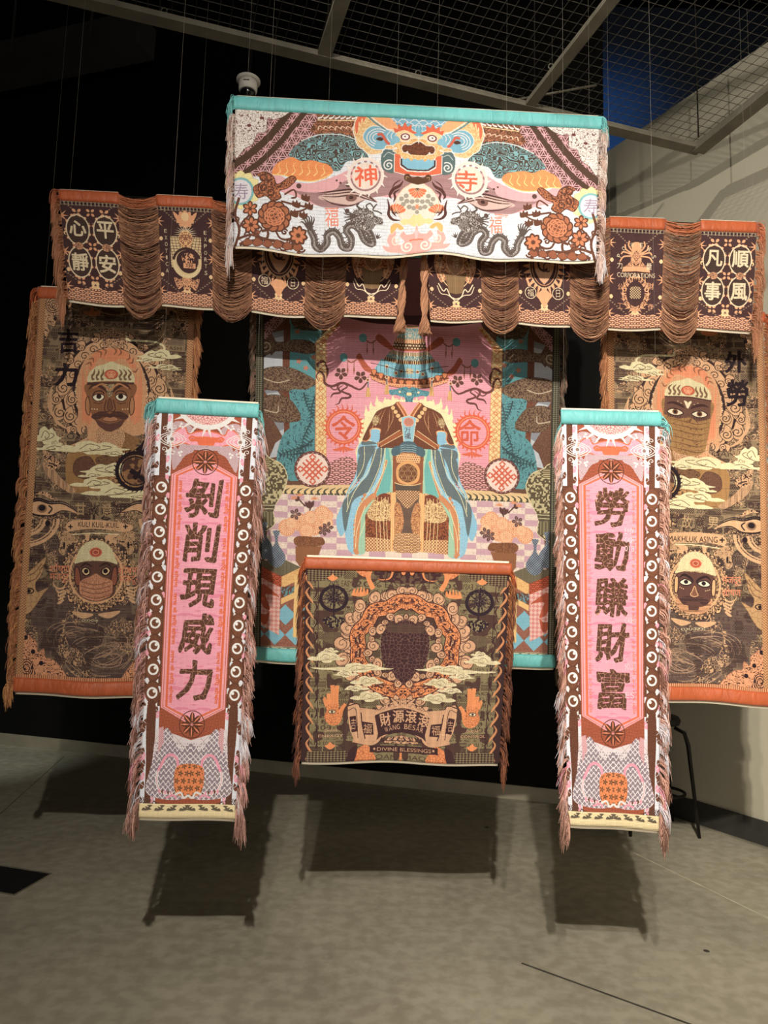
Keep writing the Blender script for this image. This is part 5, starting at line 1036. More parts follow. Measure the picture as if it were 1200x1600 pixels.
def art_guardian(side):
    """tall brown side hanging; drawn in left-hand cloth coordinates, flipped for the right one"""
    L = side == 'temple'
    c = Canvas(Q_lb, 250, 640, 2.6, (142, 118, 88)); OL, DK, TN, OR, CR_, BK, MB = (142, 118, 88), (60, 40, 38), (214, 164, 118), (226, 136, 88), (228, 214, 166), (40, 26, 32), (150, 106, 66)
    ledger(c, (0, 0, 1, .5), OL, (74, 54, 46), 1.05, 11, flip=not L); ledger(c, (0, .5, 1, 1), OL, DK, 1.05, 12, flip=not L)
    c.all(None, lambda X, Y: (Y > 400) & (noise(X, Y, 30, 3, 1) > .45) & ((Y / 2.1) % 1 < .6), (70, 52, 52))
    # grey smoke of fine lines at the foot
    c.fill(np.array([(20, 480), (230, 480), (230, 625), (20, 625)]) * 2.6, (98, 78, 72), None, None, raw=True, mix=.45)
    h0 = c.a.copy()
    K1 = lambda: c.z(0, 430, 3.75); K2 = lambda: c.z(0, 770, 4.706)
    K2()
    for k in range(46):
        r = 30 + (k * 37) % 210; a = (k * 2.399) % (2 * PI); cx, cy = 670 + 120 * math.cos(a * 1.3), 1180 + 90 * math.sin(a * 1.7)
        c.st(ell(cx, cy, r, r * .55, 18, a, a + 2.4, rot=.4 * math.sin(a)), .9, (168, 132, 104), smooth=False)
    c.all(None, lambda X, Y: (noise(X, Y, 16, 4) > .60) & ((Y / 1.7) % 1 < .62), (70, 50, 44)); c.all(None, lambda X, Y: (noise(X, Y, 22, 6) > .62) & p_contour(6, 4, .3, 2)(X, Y), (196, 152, 110))
    # upper corners and scallops
    K1()
    def corner(x, y, sx, sy, s_=1.0):
        P_ = lambda pts: [(x + sx * px * s_, y + sy * py * s_) for px, py in pts]
        c.sm(P_([(0, 0), (0, 280), (30, 230), (20, 190), (60, 200), (70, 150), (55, 130), (100, 120), (110, 70), (160, 90), (175, 50), (230, 60), (280, 10), (285, 0)]), TN, p_contour(5, 3.5, .2, 4), DK, line=DK, lw=1)
        for r in (46, 34, 22, 10): c.st(P_(ell(52, 56, r, r * 1.2)), 1, DK, closed=True, smooth=False)
        for px, py in ((66, 150), (135, 70)): c.fill(P_(ell(px, py, 13)), DK)
    corner(262, 125, 1, 1, .95); corner(1130, 160, -1, 1, .95)
    for x in (540, 820): c.sm([(x - 50, 235), (x - 40, 215), (x - 20, 225), (x, 190), (x + 15, 220), (x + 40, 215), (x + 45, 240), (x, 250)], OR)
    c.st([(390, 180), (450, 215), (520, 190), (620, 235), (720, 240), (820, 200)], 1.5, TN)
    # ornate arch
    c.fill([ell(650, 700, 330, 370), ell(650, 700, 230, 280)[::-1]], None, p_contour(5, 4.2, .32, 3), TN); c.fill([ell(650, 700, 330, 370), ell(650, 700, 230, 280)[::-1]], None, p_contour(5, 4.2, .12, 3), DK)
    A0, A1 = PI * .72, PI * 2.28; ax, ay = 650, 720
    for (rx, ry, w_, col) in ((245, 300, 26, DK), (238, 292, 22, TN), (225, 276, 2, DK), (212, 262, 5, DK), (196, 244, 9, TN)):
        c.st(ell(ax, ay, rx, ry, 40, A0, A1), w_, col, smooth=False)
    for k in range(60):
        a = A0 + (A1 - A0) * k / 59; c.st([(ax + 206 * math.cos(a), ay + 256 * math.sin(a)), (ax + 216 * math.cos(a), ay + 268 * math.sin(a))], 1.6, CR_ if k % 2 else DK, smooth=False)
        if k % 3 == 0: c.st(spiral(ax + 240 * math.cos(a), ay + 294 * math.sin(a), 26, 1.3, a), 1.2, DK)
    for k in range(15):
        a = PI * .78 + PI * 1.44 * k / 14; x, y = ax + 290 * math.cos(a), ay + 345 * math.sin(a)
        c.sm([(x + 30 * math.cos(a + 1.6), y + 30 * math.sin(a + 1.6)), (x + 44 * math.cos(a + .9), y + 44 * math.sin(a + .9)), (x + 40 * math.cos(a - .1), y + 40 * math.sin(a - .1)), (x + 18 * math.cos(a), y + 18 * math.sin(a)), (x + 30 * math.cos(a - 1.4), y + 30 * math.sin(a - 1.4)), (x - 20 * math.cos(a), y - 20 * math.sin(a))], TN, line=DK, lw=1)
        c.st(spiral(x, y, 20, 1.5, a), 1, DK)
    c.sm([(590, 400), (600, 350), (650, 320), (700, 350), (740, 360), (750, 400), (700, 440), (620, 445)], TN, p_contour(3.4, 4, .35, 2), DK); c.st([(600, 400), (640, 385), (690, 388), (735, 400)], 1.2, DK)
    # flaming scrolls left and right of the arch
    for d in (1, -1):
        X_ = lambda x: 650 + d * (x - 650)
        for (x, y, r) in ((370, 690, 46), (350, 840, 44), (410, 860, 40), (420, 760, 34), (330, 760, 30)):
            c.sm([(X_(x - r), y + 10), (X_(x - r * .6), y - r), (X_(x + r * .2), y - r * 1.5), (X_(x + r * .5), y - r * .5), (X_(x + r), y), (X_(x + r * .3), y + r * .9), (X_(x - r * .5), y + r)], TN, line=DK, lw=.9); c.st([(X_(q[0]), q[1]) for q in spiral(x, y, r * .75, 1.5, 1)], 1.4, DK)
        for k in range(6): c.st([(X_(400 - k * 12), 940 - k * 6), (X_(330 - k * 10), 900 - k * 20), (X_(300), 830 - k * 26), (X_(282 + k * 6), 780 - k * 20)], 1.8, TN)
    # peach glow inside
    c.sm([(455, 820), (450, 650), (500, 510), (590, 455), (650, 445), (710, 455), (800, 510), (850, 650), (845, 820), (830, 960), (760, 980), (760, 1040), (540, 1040), (500, 920), (450, 940)], (218, 160, 112), p_crack(4.2, .045, 3), (196, 136, 92))
    for k in range(10):
        for x in (480 + k * 6, 820 - k * 6): c.st([(x, 560 + (k * 53) % 200), (x + 4, 700 + (k * 31) % 200), (x - 3, 900)], 3.4, OR, taper=2)
    c.sm([(520, 560), (560, 470), (650, 455), (740, 470), (790, 570), (760, 560), (720, 510), (650, 530), (580, 510), (540, 580)], OR)
    for k in range(14): a = PI * 1.05 + k * PI * .9 / 13; c.st([(650 + 125 * math.cos(a), 600 + 110 * math.sin(a)), (650 + 140 * math.cos(a + .1), 600 + 140 * math.sin(a + .1)), (650 + 160 * math.cos(a - .05), 600 + 160 * math.sin(a - .05))], 2.6, (150, 90, 60) if k % 3 else OR, taper=2)
    # helmet
    c.sm([(512, 655), (520, 600), (560, 560), (610, 545), (650, 528), (690, 545), (740, 560), (775, 600), (782, 655), (700, 648), (600, 648)], CR_, p_vlines(1.4, .3), (206, 190, 142))
    for k in range(-4, 5):
        if abs(k) > 1: c.st([(650 + k * 27, 645), (644 + k * 27, 620), (656 + k * 27, 600), (648 + k * 24, 575)], 3.4, (128, 92, 64), taper=2); c.fill(ell(650 + k * 27, 636, 9, 6), (128, 92, 64))
    c.fill(ell(649, 607, 41, 30), (150, 70, 44)); c.fill(ell(649, 607, 38, 27), (206, 92, 54)); c.st(ell(649, 605, 24, 17), 1, (240, 170, 120), closed=True)
    for q in petals(649, 612, 20, 5, .7, .1, -PI / 2): c.st(q, .9, (240, 176, 130), closed=True, smooth=False)
    def face_man(y0=0):
        SK, DKB_ = (146, 94, 58), (78, 48, 42)
        c.sm([(510, 660), (780, 660), (776, 760), (760, 830), (720, 900), (640, 952), (570, 905), (530, 840), (512, 760)], SK); c.fill([(508, 655), (782, 655), (782, 668), (640, 664), (508, 672)], (84, 52, 44))
        for s_ in (1, -1):
            X_ = lambda x: 640 + s_ * (x - 640)
            c.sm([(X_(512), 740), (X_(498), 770), (X_(500), 830), (X_(520), 852), (X_(524), 790)], (190, 130, 84), line=DKB_, lw=1.2); c.st([(X_(515), 700), (X_(550), 668), (X_(600), 690), (X_(628), 720)], 4.6, DKB_, taper=2)
            c.st([(X_(540), 735), (X_(556), 712), (X_(590), 708), (X_(608), 726)], 2, DKB_); c.sm([(X_(538), 745), (X_(558), 728), (X_(590), 727), (X_(608), 742), (X_(590), 765), (X_(560), 768)], (240, 230, 200), line=DKB_, lw=1.5); c.fill(ell(X_(576), 740, 15, 15), (50, 30, 28))
            c.st([(X_(545), 775), (X_(575), 785), (X_(600), 775)], 1, DKB_)
            for k in range(3): c.fill(ell(X_(535 + k * 15), 816 + k, 4), (232, 200, 150))
            c.sm([(X_(640), 845), (X_(600), 830), (X_(560), 838), (X_(530), 862), (X_(560), 880), (X_(610), 862), (X_(640), 866)], DKB_, p_hlines(1.8, .3), (110, 72, 56)); c.st([(X_(640), 700), (X_(655), 690), (X_(670), 668)], 1.6, (226, 206, 160))
            c.st([(X_(620), 760), (X_(608), 810), (X_(616), 830), (X_(636), 832)], 1.5, DKB_)
        c.sm([(556, 880), (600, 895), (640, 905), (690, 892), (722, 880), (706, 920), (640, 952), (580, 922)], (84, 52, 48), p_hlines(2, .35), (130, 84, 66)); c.sm([(596, 880), (620, 862), (640, 868), (664, 862), (690, 880), (640, 892)], (190, 128, 92), line=DKB_, lw=.8)
        c.sm([(628, 780), (640, 752), (652, 780), (654, 815), (640, 826), (626, 815)], (120, 76, 52), line=DKB_, lw=1); c.sm([(596, 668), (684, 668), (664, 690), (650, 740), (640, 744), (630, 740), (616, 690)], (196, 176, 130), p_contour(2, 3, .4), DKB_)
        c.st([(540, 690), (600, 664), (640, 700), (690, 664), (748, 690)], 2.4, (196, 130, 80))
    def face_veil():
        c.sm([(510, 660), (782, 660), (786, 790), (770, 900), (735, 980), (640, 1010), (545, 985), (520, 900), (506, 780)], (166, 122, 70), p_contour(9, 3.2, .1, 3), (110, 74, 48))
        c.fill([(510, 652), (784, 652), (786, 768), (700, 790), (640, 770), (580, 795), (508, 768)], (110, 74, 60))
        c.st([(506, 658), (640, 648), (786, 658)], 2.4, (90, 56, 46))
        for y in (800, 830, 865, 905, 940, 975): c.st([(512, y - 10), (580, y + 12), (660, y + 2), (776, y - 14)], 1.5, (112, 76, 48), taper=2)
        for s_ in (1, -1):
            X_ = lambda x: 647 + s_ * (x - 647)
            c.st([(X_(520), 700), (X_(560), 690), (X_(610), 705), (X_(630), 720)], 4.6, (70, 42, 40), taper=2); c.sm([(X_(526), 748), (X_(552), 728), (X_(596), 732), (X_(622), 752), (X_(590), 768), (X_(552), 766)], (232, 214, 180), line=(60, 36, 36), lw=1.7); c.fill(ell(X_(574), 746, 17, 16), (120, 74, 50)); c.fill(ell(X_(574), 746, 9), (50, 30, 28))
            for k in range(6): c.st([(X_(536 + k * 14), 770), (X_(530 + k * 14), 784)], 1, (60, 36, 36), smooth=False)
        c.sm([(647, 720), (630, 690), (625, 672), (640, 676), (647, 686), (654, 676), (670, 672), (664, 690)], (240, 220, 180))
        for k in range(-3, 4): c.fill(ell(647 + k * 20, 690 - 10 * (k % 2), 3), (226, 190, 140))
    # robe block and hand-held fan below the head
    c.sm([(430, 1060), (720, 1040), (860, 1060), (840, 1200), (760, 1310), (440, 1310), (380, 1180)], (162, 118, 66), p_brick(16, 30, .5), (120, 84, 54)); c.fill([(700, 940), (820, 1000), (760, 1080), (650, 1050)], (150, 106, 62), p_crack(6, .04, 2), (120, 82, 54))
    c.sm([(560, 940), (720, 940), (700, 1060), (590, 1060)], (214, 166, 120), p_crack(3.4, .08), (160, 110, 76))
    for p, cc in (([(560, 1110), (700, 1080), (770, 1130), (690, 1170), (600, 1160)], (126, 88, 56)), ([(440, 1120), (520, 1100), (560, 1180), (500, 1230), (430, 1200)], (112, 74, 54)), ([(640, 1210), (740, 1200), (760, 1290), (660, 1300)], (186, 138, 84))): c.sm(p, cc, p_contour(6, 4, .2, 3), (84, 56, 44), line=(84, 56, 44), lw=.8)
    for k in range(7): c.st([(520 + 6 * k, 960), (500 - 6 * k, 1010), (470 - 12 * k, 1040)], 1.1, TN); c.st([(700 + 10 * k, 1060), (730 + 12 * k, 1110), (740 + 14 * k, 1170)], 1.1, (96, 64, 48))
    (face_man if L else face_veil)()
    c.sm([(250, 1130), (300, 1160), (370, 1240), (440, 1300), (400, 1312), (310, 1250), (260, 1190)], TN, p_vlines(2, .3), DK); c.sm([(250, 1060), (300, 1090), (350, 1140), (330, 1180), (270, 1160)], TN, p_contour(4, 3, .3), DK)
    for (x, y, w_, h_, d) in ((270, 980, 170, 120, 1), (330, 1050, 330, 46, 1), (540, 1050, 420, 90, 1), (650, 1180, 360, 90, -1), (560, 1260, 300, 70, 1), (930, 490, 250, 80, -1), (960, 560, 190, 40, 1), (690, 1310, 420, 80, 1)): c.cloud(x, y, w_ * 1.05, h_ * 1.3, CR_, (104, 78, 56), d, 1.0); c.cloud(x + d * w_ * .3, y + h_ * .35, w_ * .5, h_ * .6, CR_, (104, 78, 56), -d, .7)
    c.st([(740, 370), (745, 395), (800, 400), (880, 405), (930, 415), (960, 440), (950, 470)], 3.4, CR_, taper=0)
    # black wheel
    c.fill([ell(790, 1185, 118), ell(790, 1185, 96)[::-1]], BK); c.fill([ell(790, 1185, 88), ell(790, 1185, 80)[::-1]], BK); c.fill(ell(790, 1185, 78), MB, p_mottle(5, .5, 2), (84, 54, 46))
    for k in range(30): a = k * 2 * PI / 30; c.st([(790 + 116 * math.cos(a), 1185 + 116 * math.sin(a)), (790 + 132 * math.cos(a + .1), 1185 + 132 * math.sin(a + .1))], 2.6, BK, smooth=False, taper=1)
    c.st([(760, 1180), (850, 1240)], 8, BK, smooth=False); c.st([(840, 1170), (780, 1230)], 7, BK, smooth=False); c.sm([(790, 1060), (820, 1030), (840, 1000), (850, 1060), (830, 1075)], BK)
    # ---- lower half
    K2(); 
    c.sm([(205, 60), (300, 60), (360, 90), (400, 100), (330, 40)], TN, p_contour(5, 3, .25), DK)
    for (x, d) in ((215, 1), (1235, -1)):
        X_ = lambda q: x + d * q
        c.sm([(X_(0), 110), (X_(70), 100), (X_(140), 130), (X_(220), 130), (X_(290), 155), (X_(360), 205), (X_(250), 175), (X_(160), 215), (X_(60), 210), (X_(0), 195)], TN); 
        for y in (0, 14): c.st([(X_(-5), 118 - y), (X_(70), 104 - y), (X_(150), 128 - y), (X_(230), 126 - y), (X_(300), 155 - y), (X_(365), 205)], 3, BK, taper=1)
        c.st([(X_(-5), 190), (X_(60), 212), (X_(160), 214), (X_(240), 178), (X_(340), 195)], 3, BK, taper=1); c.fill(ell(X_(92), 162, 38, 32), (150, 110, 80)); c.fill(ell(X_(92), 158, 26, 22), BK); c.st([(X_(140), 140), (X_(165), 165), (X_(140), 200)], 2, BK)
        # fan corner
        for r in (200, 176, 120, 96): c.st(ell(x - d * 30, 240, r * 1.2, r * .95, 20, 0 if d > 0 else PI * .5, PI * .5 if d > 0 else PI), 5 if r in (200, 120) else 2, TN, smooth=False)
        c.fill(ell(X_(135), 270, 20), BK)
    for i, ch in enumerate('甘故意男' if L else '男意故甘'): c.text(ch, 590 + i * 98, 165 + 5 * i, 78 if L else -78, 96, (190, 154, 108) if i % 2 == 0 else DK, .02)
    c.text('$', 250, 275, 46 if L else -46, 70, DK, .03)
    # ribbon title
    c.sm([(480, 300), (500, 262), (560, 248), (700, 246), (850, 262), (960, 285), (970, 315), (930, 330), (860, 315), (700, 298), (560, 308), (510, 330)], TN); c.st([(470, 335), (560, 315), (700, 305), (860, 322), (960, 345)], 2.4, TN)
    c.fill([(480, 345), (930, 345), (900, 420), (520, 420)], None, p_mottle(6, .5, 2), TN); c.st([(520, 352), (700, 342), (900, 356)], 1.4, CR_)
    # lion shoulders
    for d in (1, -1):
        X_ = lambda q: 705 + d * (q - 705)
        c.sm([(X_(420), 340), (X_(470), 330), (X_(530), 350), (X_(560), 400), (X_(500), 440), (X_(470), 500), (X_(430), 470), (X_(440), 410)], (190, 148, 106), p_contour(5, 3, .15), DK); c.fill(ell(X_(470), 430, 8, 26), BK)
        for k in range(5): c.st([(X_(500 - k * 8), 720 + k * 24), (X_(440 - k * 4), 740 + k * 26), (X_(400 + k * 14), 720 + k * 28), (X_(390 + k * 18), 690 + k * 24)], 3.6, TN, taper=1)
        c.sm([(X_(500), 790), (X_(530), 760), (X_(570), 780), (X_(560), 830), (X_(510), 830)], (232, 176, 124), line=DK, lw=.9); c.st(spiral(X_(535), 800, 22, 1.4, 1), 1.2, DK)
        c.sm([(X_(530), 900), (X_(600), 905), (X_(690), 920), (X_(620), 950), (X_(560), 930)], TN)
    # ring
    RX, RY, rx, ry = 705, 640, 250, 255
    c.fill([ell(RX, RY, rx, ry), ell(RX, RY, 190, 196)[::-1]], (92, 66, 54), p_contour(4, 3, .45, 5), (206, 160, 112)); c.fill(ell(RX, RY, 196, 202), (96, 68, 56), p_contour(4, 3, .4, 1), (190, 146, 100))
    for k in range(90):
        a = k * 2 * PI / 90; c.fill(ell(RX + rx * math.cos(a), RY + ry * math.sin(a), 5.6), BK if k % 2 else (232, 176, 124))
    c.st(ell(RX, RY, 196, 202), 1.4, (232, 176, 124), closed=True); c.st(ell(RX, RY, 188, 194), 1.4, (232, 176, 124), closed=True)
    if L:
        c.sm([(560, 560), (850, 560), (850, 700), (830, 790), (705, 830), (590, 790), (565, 700)], (100, 66, 54))
        for d in (1, -1):
            X_ = lambda q: 705 + d * (q - 705)
            c.sm([(X_(555), 590), (X_(580), 600), (X_(595), 690), (X_(570), 720), (X_(550), 680)], (146, 82, 58), line=BK, lw=1.2); c.st([(X_(590), 590), (X_(630), 560), (X_(680), 585)], 3.4, (60, 38, 36), taper=2); c.sm([(X_(600), 615), (X_(622), 588), (X_(655), 600), (X_(660), 630), (X_(630), 645)], (232, 196, 140), line=BK, lw=1.6); c.fill(ell(X_(634), 614, 17), BK)
        c.sm([(705, 632), (660, 655), (600, 680), (585, 720), (600, 790), (705, 825), (810, 790), (826, 720), (815, 680), (750, 655)], (206, 140, 100), p_mottle(1.1, .6), (170, 108, 78))
        for k in range(4): c.st([(595, 690 + k * 30), (705, 712 + k * 32), (815, 690 + k * 30)], 1.2, (130, 80, 60))
    else:
        c.sm([(575, 560), (835, 560), (845, 660), (820, 760), (705, 830), (592, 760), (566, 660)], (98, 62, 54))
        for d in (1, -1):
            X_ = lambda q: 705 + d * (q - 705)
            c.sm([(X_(548), 600), (X_(572), 600), (X_(572), 700), (X_(548), 700)], (226, 170, 116), line=BK, lw=1.2); c.st([(X_(580), 600), (X_(620), 572), (X_(680), 600), (X_(692), 630)], 4, (50, 32, 34), taper=2)
            c.sm([(X_(586), 630), (X_(620), 604), (X_(660), 610), (X_(682), 630), (X_(650), 648), (X_(612), 648)], (240, 230, 196), line=BK, lw=1.6); c.fill(ell(X_(636), 624, 17, 15), BK)
            c.sm([(X_(705), 738), (X_(660), 728), (X_(620), 736), (X_(590), 756), (X_(620), 790), (X_(670), 764), (X_(705), 768)], (58, 36, 38), p_hlines(1.8, .25), (120, 80, 66))
            for k in range(3): c.fill(ell(X_(590 + k * 14), 668 + k * 5, 4), (232, 190, 140))
        c.sm([(688, 690), (705, 650), (722, 690), (735, 715), (705, 728), (675, 715)], (130, 84, 62), line=(226, 170, 116), lw=1.2); c.sm([(570, 740), (620, 790), (705, 800), (790, 790), (845, 735), (840, 800), (770, 850), (640, 850), (580, 800)], (226, 160, 110), p_hlines(2, .25), DK)
        c.fill([(660, 795), (750, 795), (744, 830), (668, 830)], (90, 58, 50))
    c.sm([(548, 560), (560, 520), (590, 450), (650, 405), (712, 392), (770, 410), (820, 455), (845, 520), (862, 568), (800, 548), (705, 540), (620, 545)], CR_, p_crack(2.6, .08, 2), (196, 178, 130)); c.fill(ell(705, 480, 46, 34), (206, 92, 54)); c.fill(ell(705, 480, 36, 26), (170, 70, 46)); c.st(ell(705, 480, 22, 16), 1.2, (236, 150, 104), closed=True)
    # hand at the edge
    c.sm([(150, 960), (165, 900), (160, 820), (185, 740), (200, 640), (270, 570), (335, 515), (330, 560), (290, 610), (320, 590), (300, 650), (262, 700), (275, 760), (330, 740), (355, 735), (310, 790), (270, 850), (230, 900), (190, 925)], (190, 146, 96), p_crack(9, .02, 3), (120, 84, 60), line=(120, 84, 60), lw=.8)
    c.st(ell(215, 755, 34, 18), 1.6, BK, closed=True); c.fill(ell(215, 755, 13), BK)
    for p in ([(205, 650), (260, 620), (310, 560)], [(200, 690), (262, 670), (296, 620)]): c.st(p, 1.1, (110, 76, 54))
    # lower corner ornaments
    corner2 = [(150, 990), (152, 1370)]
    for (x, d) in ((150, 1), (1290, -1)):
        yy = 1372 + (12 if d < 0 else 0); kk = 1 if d > 0 else 1.15
        P_ = lambda pts: [(x + d * kk * px, yy - kk * py) for px, py in pts]
        c.sm(P_([(-4, 0), (-4, 400), (26, 360), (50, 300), (60, 310), (90, 280), (120, 250), (126, 190), (170, 210), (182, 150), (230, 140), (290, 90), (350, 10), (350, 0)]), (222, 150, 104), p_contour(5, 3.4, .2, 4), DK, line=(150, 100, 76), lw=1)
        for r in (46, 34, 20): c.st(P_(ell(44, 78, r, r * 1.3)), 1.3, DK, closed=True, smooth=False)
        for px, py in ((92, 190), (150, 110), (40, 290)): c.fill(P_(ell(px, py, 16)), BK)
    # braid down both sides and stitched line above the hem
    if not L: pass
    for x0 in (0.0, .955):
        c.all((206, 150, 96), lambda X, Y: ((Y + np.abs((X % 5) - 2.5) * 1.4) / 4.2) % 1 < .38, (130, 84, 56), box=(x0, .03, x0 + .045, .965))
    c.all((226, 150, 96), p_vlines(3.2, .35), (130, 78, 54), box=(0, .958, 1, .966))
    if not L: c.a = np.ascontiguousarray(c.a[:, ::-1]); c.q = np.array(Q_rb, float)
    if L:
        K1(); c.text('吉', 400, 405, 120, 150, BK, .035, rough=2); c.text('力', 385, 610, 135, 140, BK, .035, rough=2)
        K2(); c.text('KULI KUIL-KUIL', 722, 281, 300, 38, BK, .02, .035); 
        for x in (516, 920): c.text('+', x, 295, 34, 34, BK, .06)
        for s_, x, y, w_ in (('शोषण', 440, 590, 150), ('मजदूर', 435, 665, 140), ('शोषण', 940, 605, 150), ('मजदूर', 945, 685, 140)): c.text(s_, x, y, w_, 66, (226, 124, 84), .03)
        c.text('တာဝန်', 662, 962, 120, 40, CR_, .01)
    else:
        c.z(930, 480, 4.444); c.text('外', 978, 400, 150, 160, BK, .035, rough=2); c.text('勞', 990, 625, 150, 190, BK, .035, rough=2)
        c.z(1000, 790, 4.85); c.fill([(190, 270), (640, 270), (640, 325), (190, 325)], TN); c.text('MAKHLUK ASING', 402, 300, 385, 46, BK, .02, .02); c.text('+', 628, 306, 40, 40, BK, .06)
        for s_, x, y, w_ in (('मजदूर', 700, 615, 140), ('शोषण', 700, 690, 140)): c.text(s_, x, y, w_, 70, (226, 124, 84), .03)
        c.text('လုပ်အား', 410, 965, 190, 50, CR_, .01)
    return c.weave(.10, .04, 1.6)
# ---------------------------------------------------------------- the hanging textiles
def cloth_mat(name, im):
    m, nt, b = new_mat(name); N = nt.nodes.new; L = nt.links.new
    t = N('ShaderNodeTexImage'); t.image = im; t.interpolation = 'Linear'; t.extension = 'EXTEND'
    g = N('ShaderNodeHueSaturation'); g.inputs['Value'].default_value = .88; g.inputs['Saturation'].default_value = .93
    L(t.outputs['Color'], g.inputs['Color']); L(g.outputs['Color'], b.inputs['Base Color'])
    tc = N('ShaderNodeTexCoord'); wv = N('ShaderNodeTexWave'); wv.inputs['Scale'].default_value = 60; wv.inputs['Distortion'].default_value = 1.5; wv.bands_direction = 'Z'
    L(tc.outputs['Object'], wv.inputs['Vector'])
    bp = N('ShaderNodeBump'); bp.inputs['Strength'].default_value = .25; bp.inputs['Distance'].default_value = .002
    L(wv.outputs['Fac'], bp.inputs['Height']); L(bp.outputs['Normal'], b.inputs['Normal'])
    b.inputs['Roughness'].default_value = .85; b.inputs['Specular IOR Level'].default_value = .15
    b.inputs['Sheen Weight'].default_value = .15
    return m
def yarn_mat():
    m, nt, b = new_mat('yarn'); N = nt.nodes.new; L = nt.links.new
    a = N('ShaderNodeAttribute'); a.attribute_name = 'yarn'
    L(a.outputs['Color'], b.inputs['Base Color']); b.inputs['Roughness'].default_value = .7; b.inputs['Specular IOR Level'].default_value = .35
    return m
M_yarn = yarn_mat()
def ribbon_mat(name, rgb):
    m, nt, b = new_mat(name); N = nt.nodes.new; L = nt.links.new
    tc = N('ShaderNodeTexCoord'); mp = N('ShaderNodeMapping'); mp.inputs['Scale'].default_value = (9, 2, 3)
    n = N('ShaderNodeTexNoise'); n.inputs['Scale'].default_value = 2.6; n.inputs['Detail'].default_value = 4; n.inputs['Distortion'].default_value = .8
    L(tc.outputs['Object'], mp.inputs['Vector']); L(mp.outputs['Vector'], n.inputs['Vector'])
    c = lin(rgb); r = N('ShaderNodeValToRGB'); e = r.color_ramp.elements
    e[0].position = .3; e[0].color = (*(c * .88), 1); e[1].position = .7; e[1].color = (*np.minimum(c * 1.06, 1), 1)
    L(n.outputs['Fac'], r.inputs['Fac']); L(r.outputs['Color'], b.inputs['Base Color'])
    bp = N('ShaderNodeBump'); bp.inputs['Strength'].default_value = .7; bp.inputs['Distance'].default_value = .012
    L(n.outputs['Fac'], bp.inputs['Height']); L(bp.outputs['Normal'], b.inputs['Normal'])
    b.inputs['Roughness'].default_value = .55; b.inputs['Sheen Weight'].default_value = .2
    return m
M_teal = ribbon_mat('teal_hem_cloth', (104, 184, 182)); M_rust = ribbon_mat('rust_hem_cloth', (176, 84, 42))
M_lining = plain('cream_lining_cloth', (240, 226, 200), .9, 0, .04, 20)

class Patch:
    """vertical cloth plane through four photographed corners, at its own distance and turn"""
    def __init__(s, quad, d, yaw, wave=.008, seed=0, sag=.012):
        t = math.tan(math.radians(yaw)); s.t = t
        cx = np.mean([ray(*a)[0] / ray(*a)[1] for a in quad]) * d
        P = []
        for a in quad:
            v = ray(*a); k = (d - t * cx) / (v[1] - t * v[0]); P.append(np.array([0, 0, EYE]) + k * v)
        s.P = P; s.n = np.array([t, -1, 0]) / math.hypot(t, 1)          # towards the viewer
        s.u = np.array([1, t, 0]) / math.hypot(t, 1)
        s.wave, s.seed, s.sag = wave, seed, sag
        s.w = np.linalg.norm(P[1] - P[0]); s.h = np.linalg.norm(P[3] - P[0])
    def at(s, u, v, off=0.0):
        u = np.asarray(u, float); v = np.asarray(v, float)
        a, b, c, d = s.P; U, V = u[..., None], v[..., None]
        p = a * (1 - U) * (1 - V) + b * U * (1 - V) + c * U * V + d * (1 - U) * V
        k = s.seed
        w_ = s.wave * np.clip(v, 0, 1) ** .6 * (np.sin(u * s.w * 7 + k) + .6 * np.sin(u * s.w * 15 + 2 * k + v * 3) + .5 * np.sin(v * s.h * 5 + u * 3 + k))
        p = p + s.n * (w_ + off)[..., None] if np.ndim(off) else p + s.n * (w_[..., None] + off)
        z = s.sag * np.clip(v, 0, 1) ** 4 * (np.sin(u * s.w * 6 + k * 1.7) * .6 + np.sin(u * s.w * 13 + k) * .4 - .3 * np.sin(np.clip(u, 0, 1) * PI))
        p[..., 2] += z
        return p
def grid(pt, u0, u1, v0, v1, nu, nv, off=0.0, prof=None):
    uu, vv = np.meshgrid(np.linspace(u0, u1, nu), np.linspace(v0, v1, nv))
    o = off if prof is None else off + prof((vv - v0) / (v1 - v0))
    V = pt.at(uu, vv, o).reshape(-1, 3)
    i = np.arange((nu - 1) * (nv - 1)); r, c_ = i // (nu - 1), i % (nu - 1); a = r * nu + c_
    F = np.c_[a, a + nu, a + nu + 1, a + 1]
    return V, F, np.c_[uu.ravel(), 1 - vv.ravel()]
def shell(name, pt, u0, u1, v0, v1, nu, nv, off, thick, m, parent, prof=None):
    """front and back skins joined round the rim: real thickness"""
    V, F, UV = grid(pt, u0, u1, v0, v1, nu, nv, off, prof); V2, F2, _ = grid(pt, u0, u1, v0, v1, nu, nv, off - thick)
    n = len(V); idx = np.arange(n).reshape(nv, nu)
    rim = np.r_[idx[0, :], idx[1:, -1], idx[-1, -2::-1], idx[-2:0:-1, 0]]; r2 = np.roll(rim, -1)
    R = np.c_[rim, r2, r2 + n, rim + n]
    return fast_mesh(name, np.vstack([V, V2]), np.vstack([F, F2[:, ::-1] + n, R]), m, parent, True, np.vstack([UV, UV]))

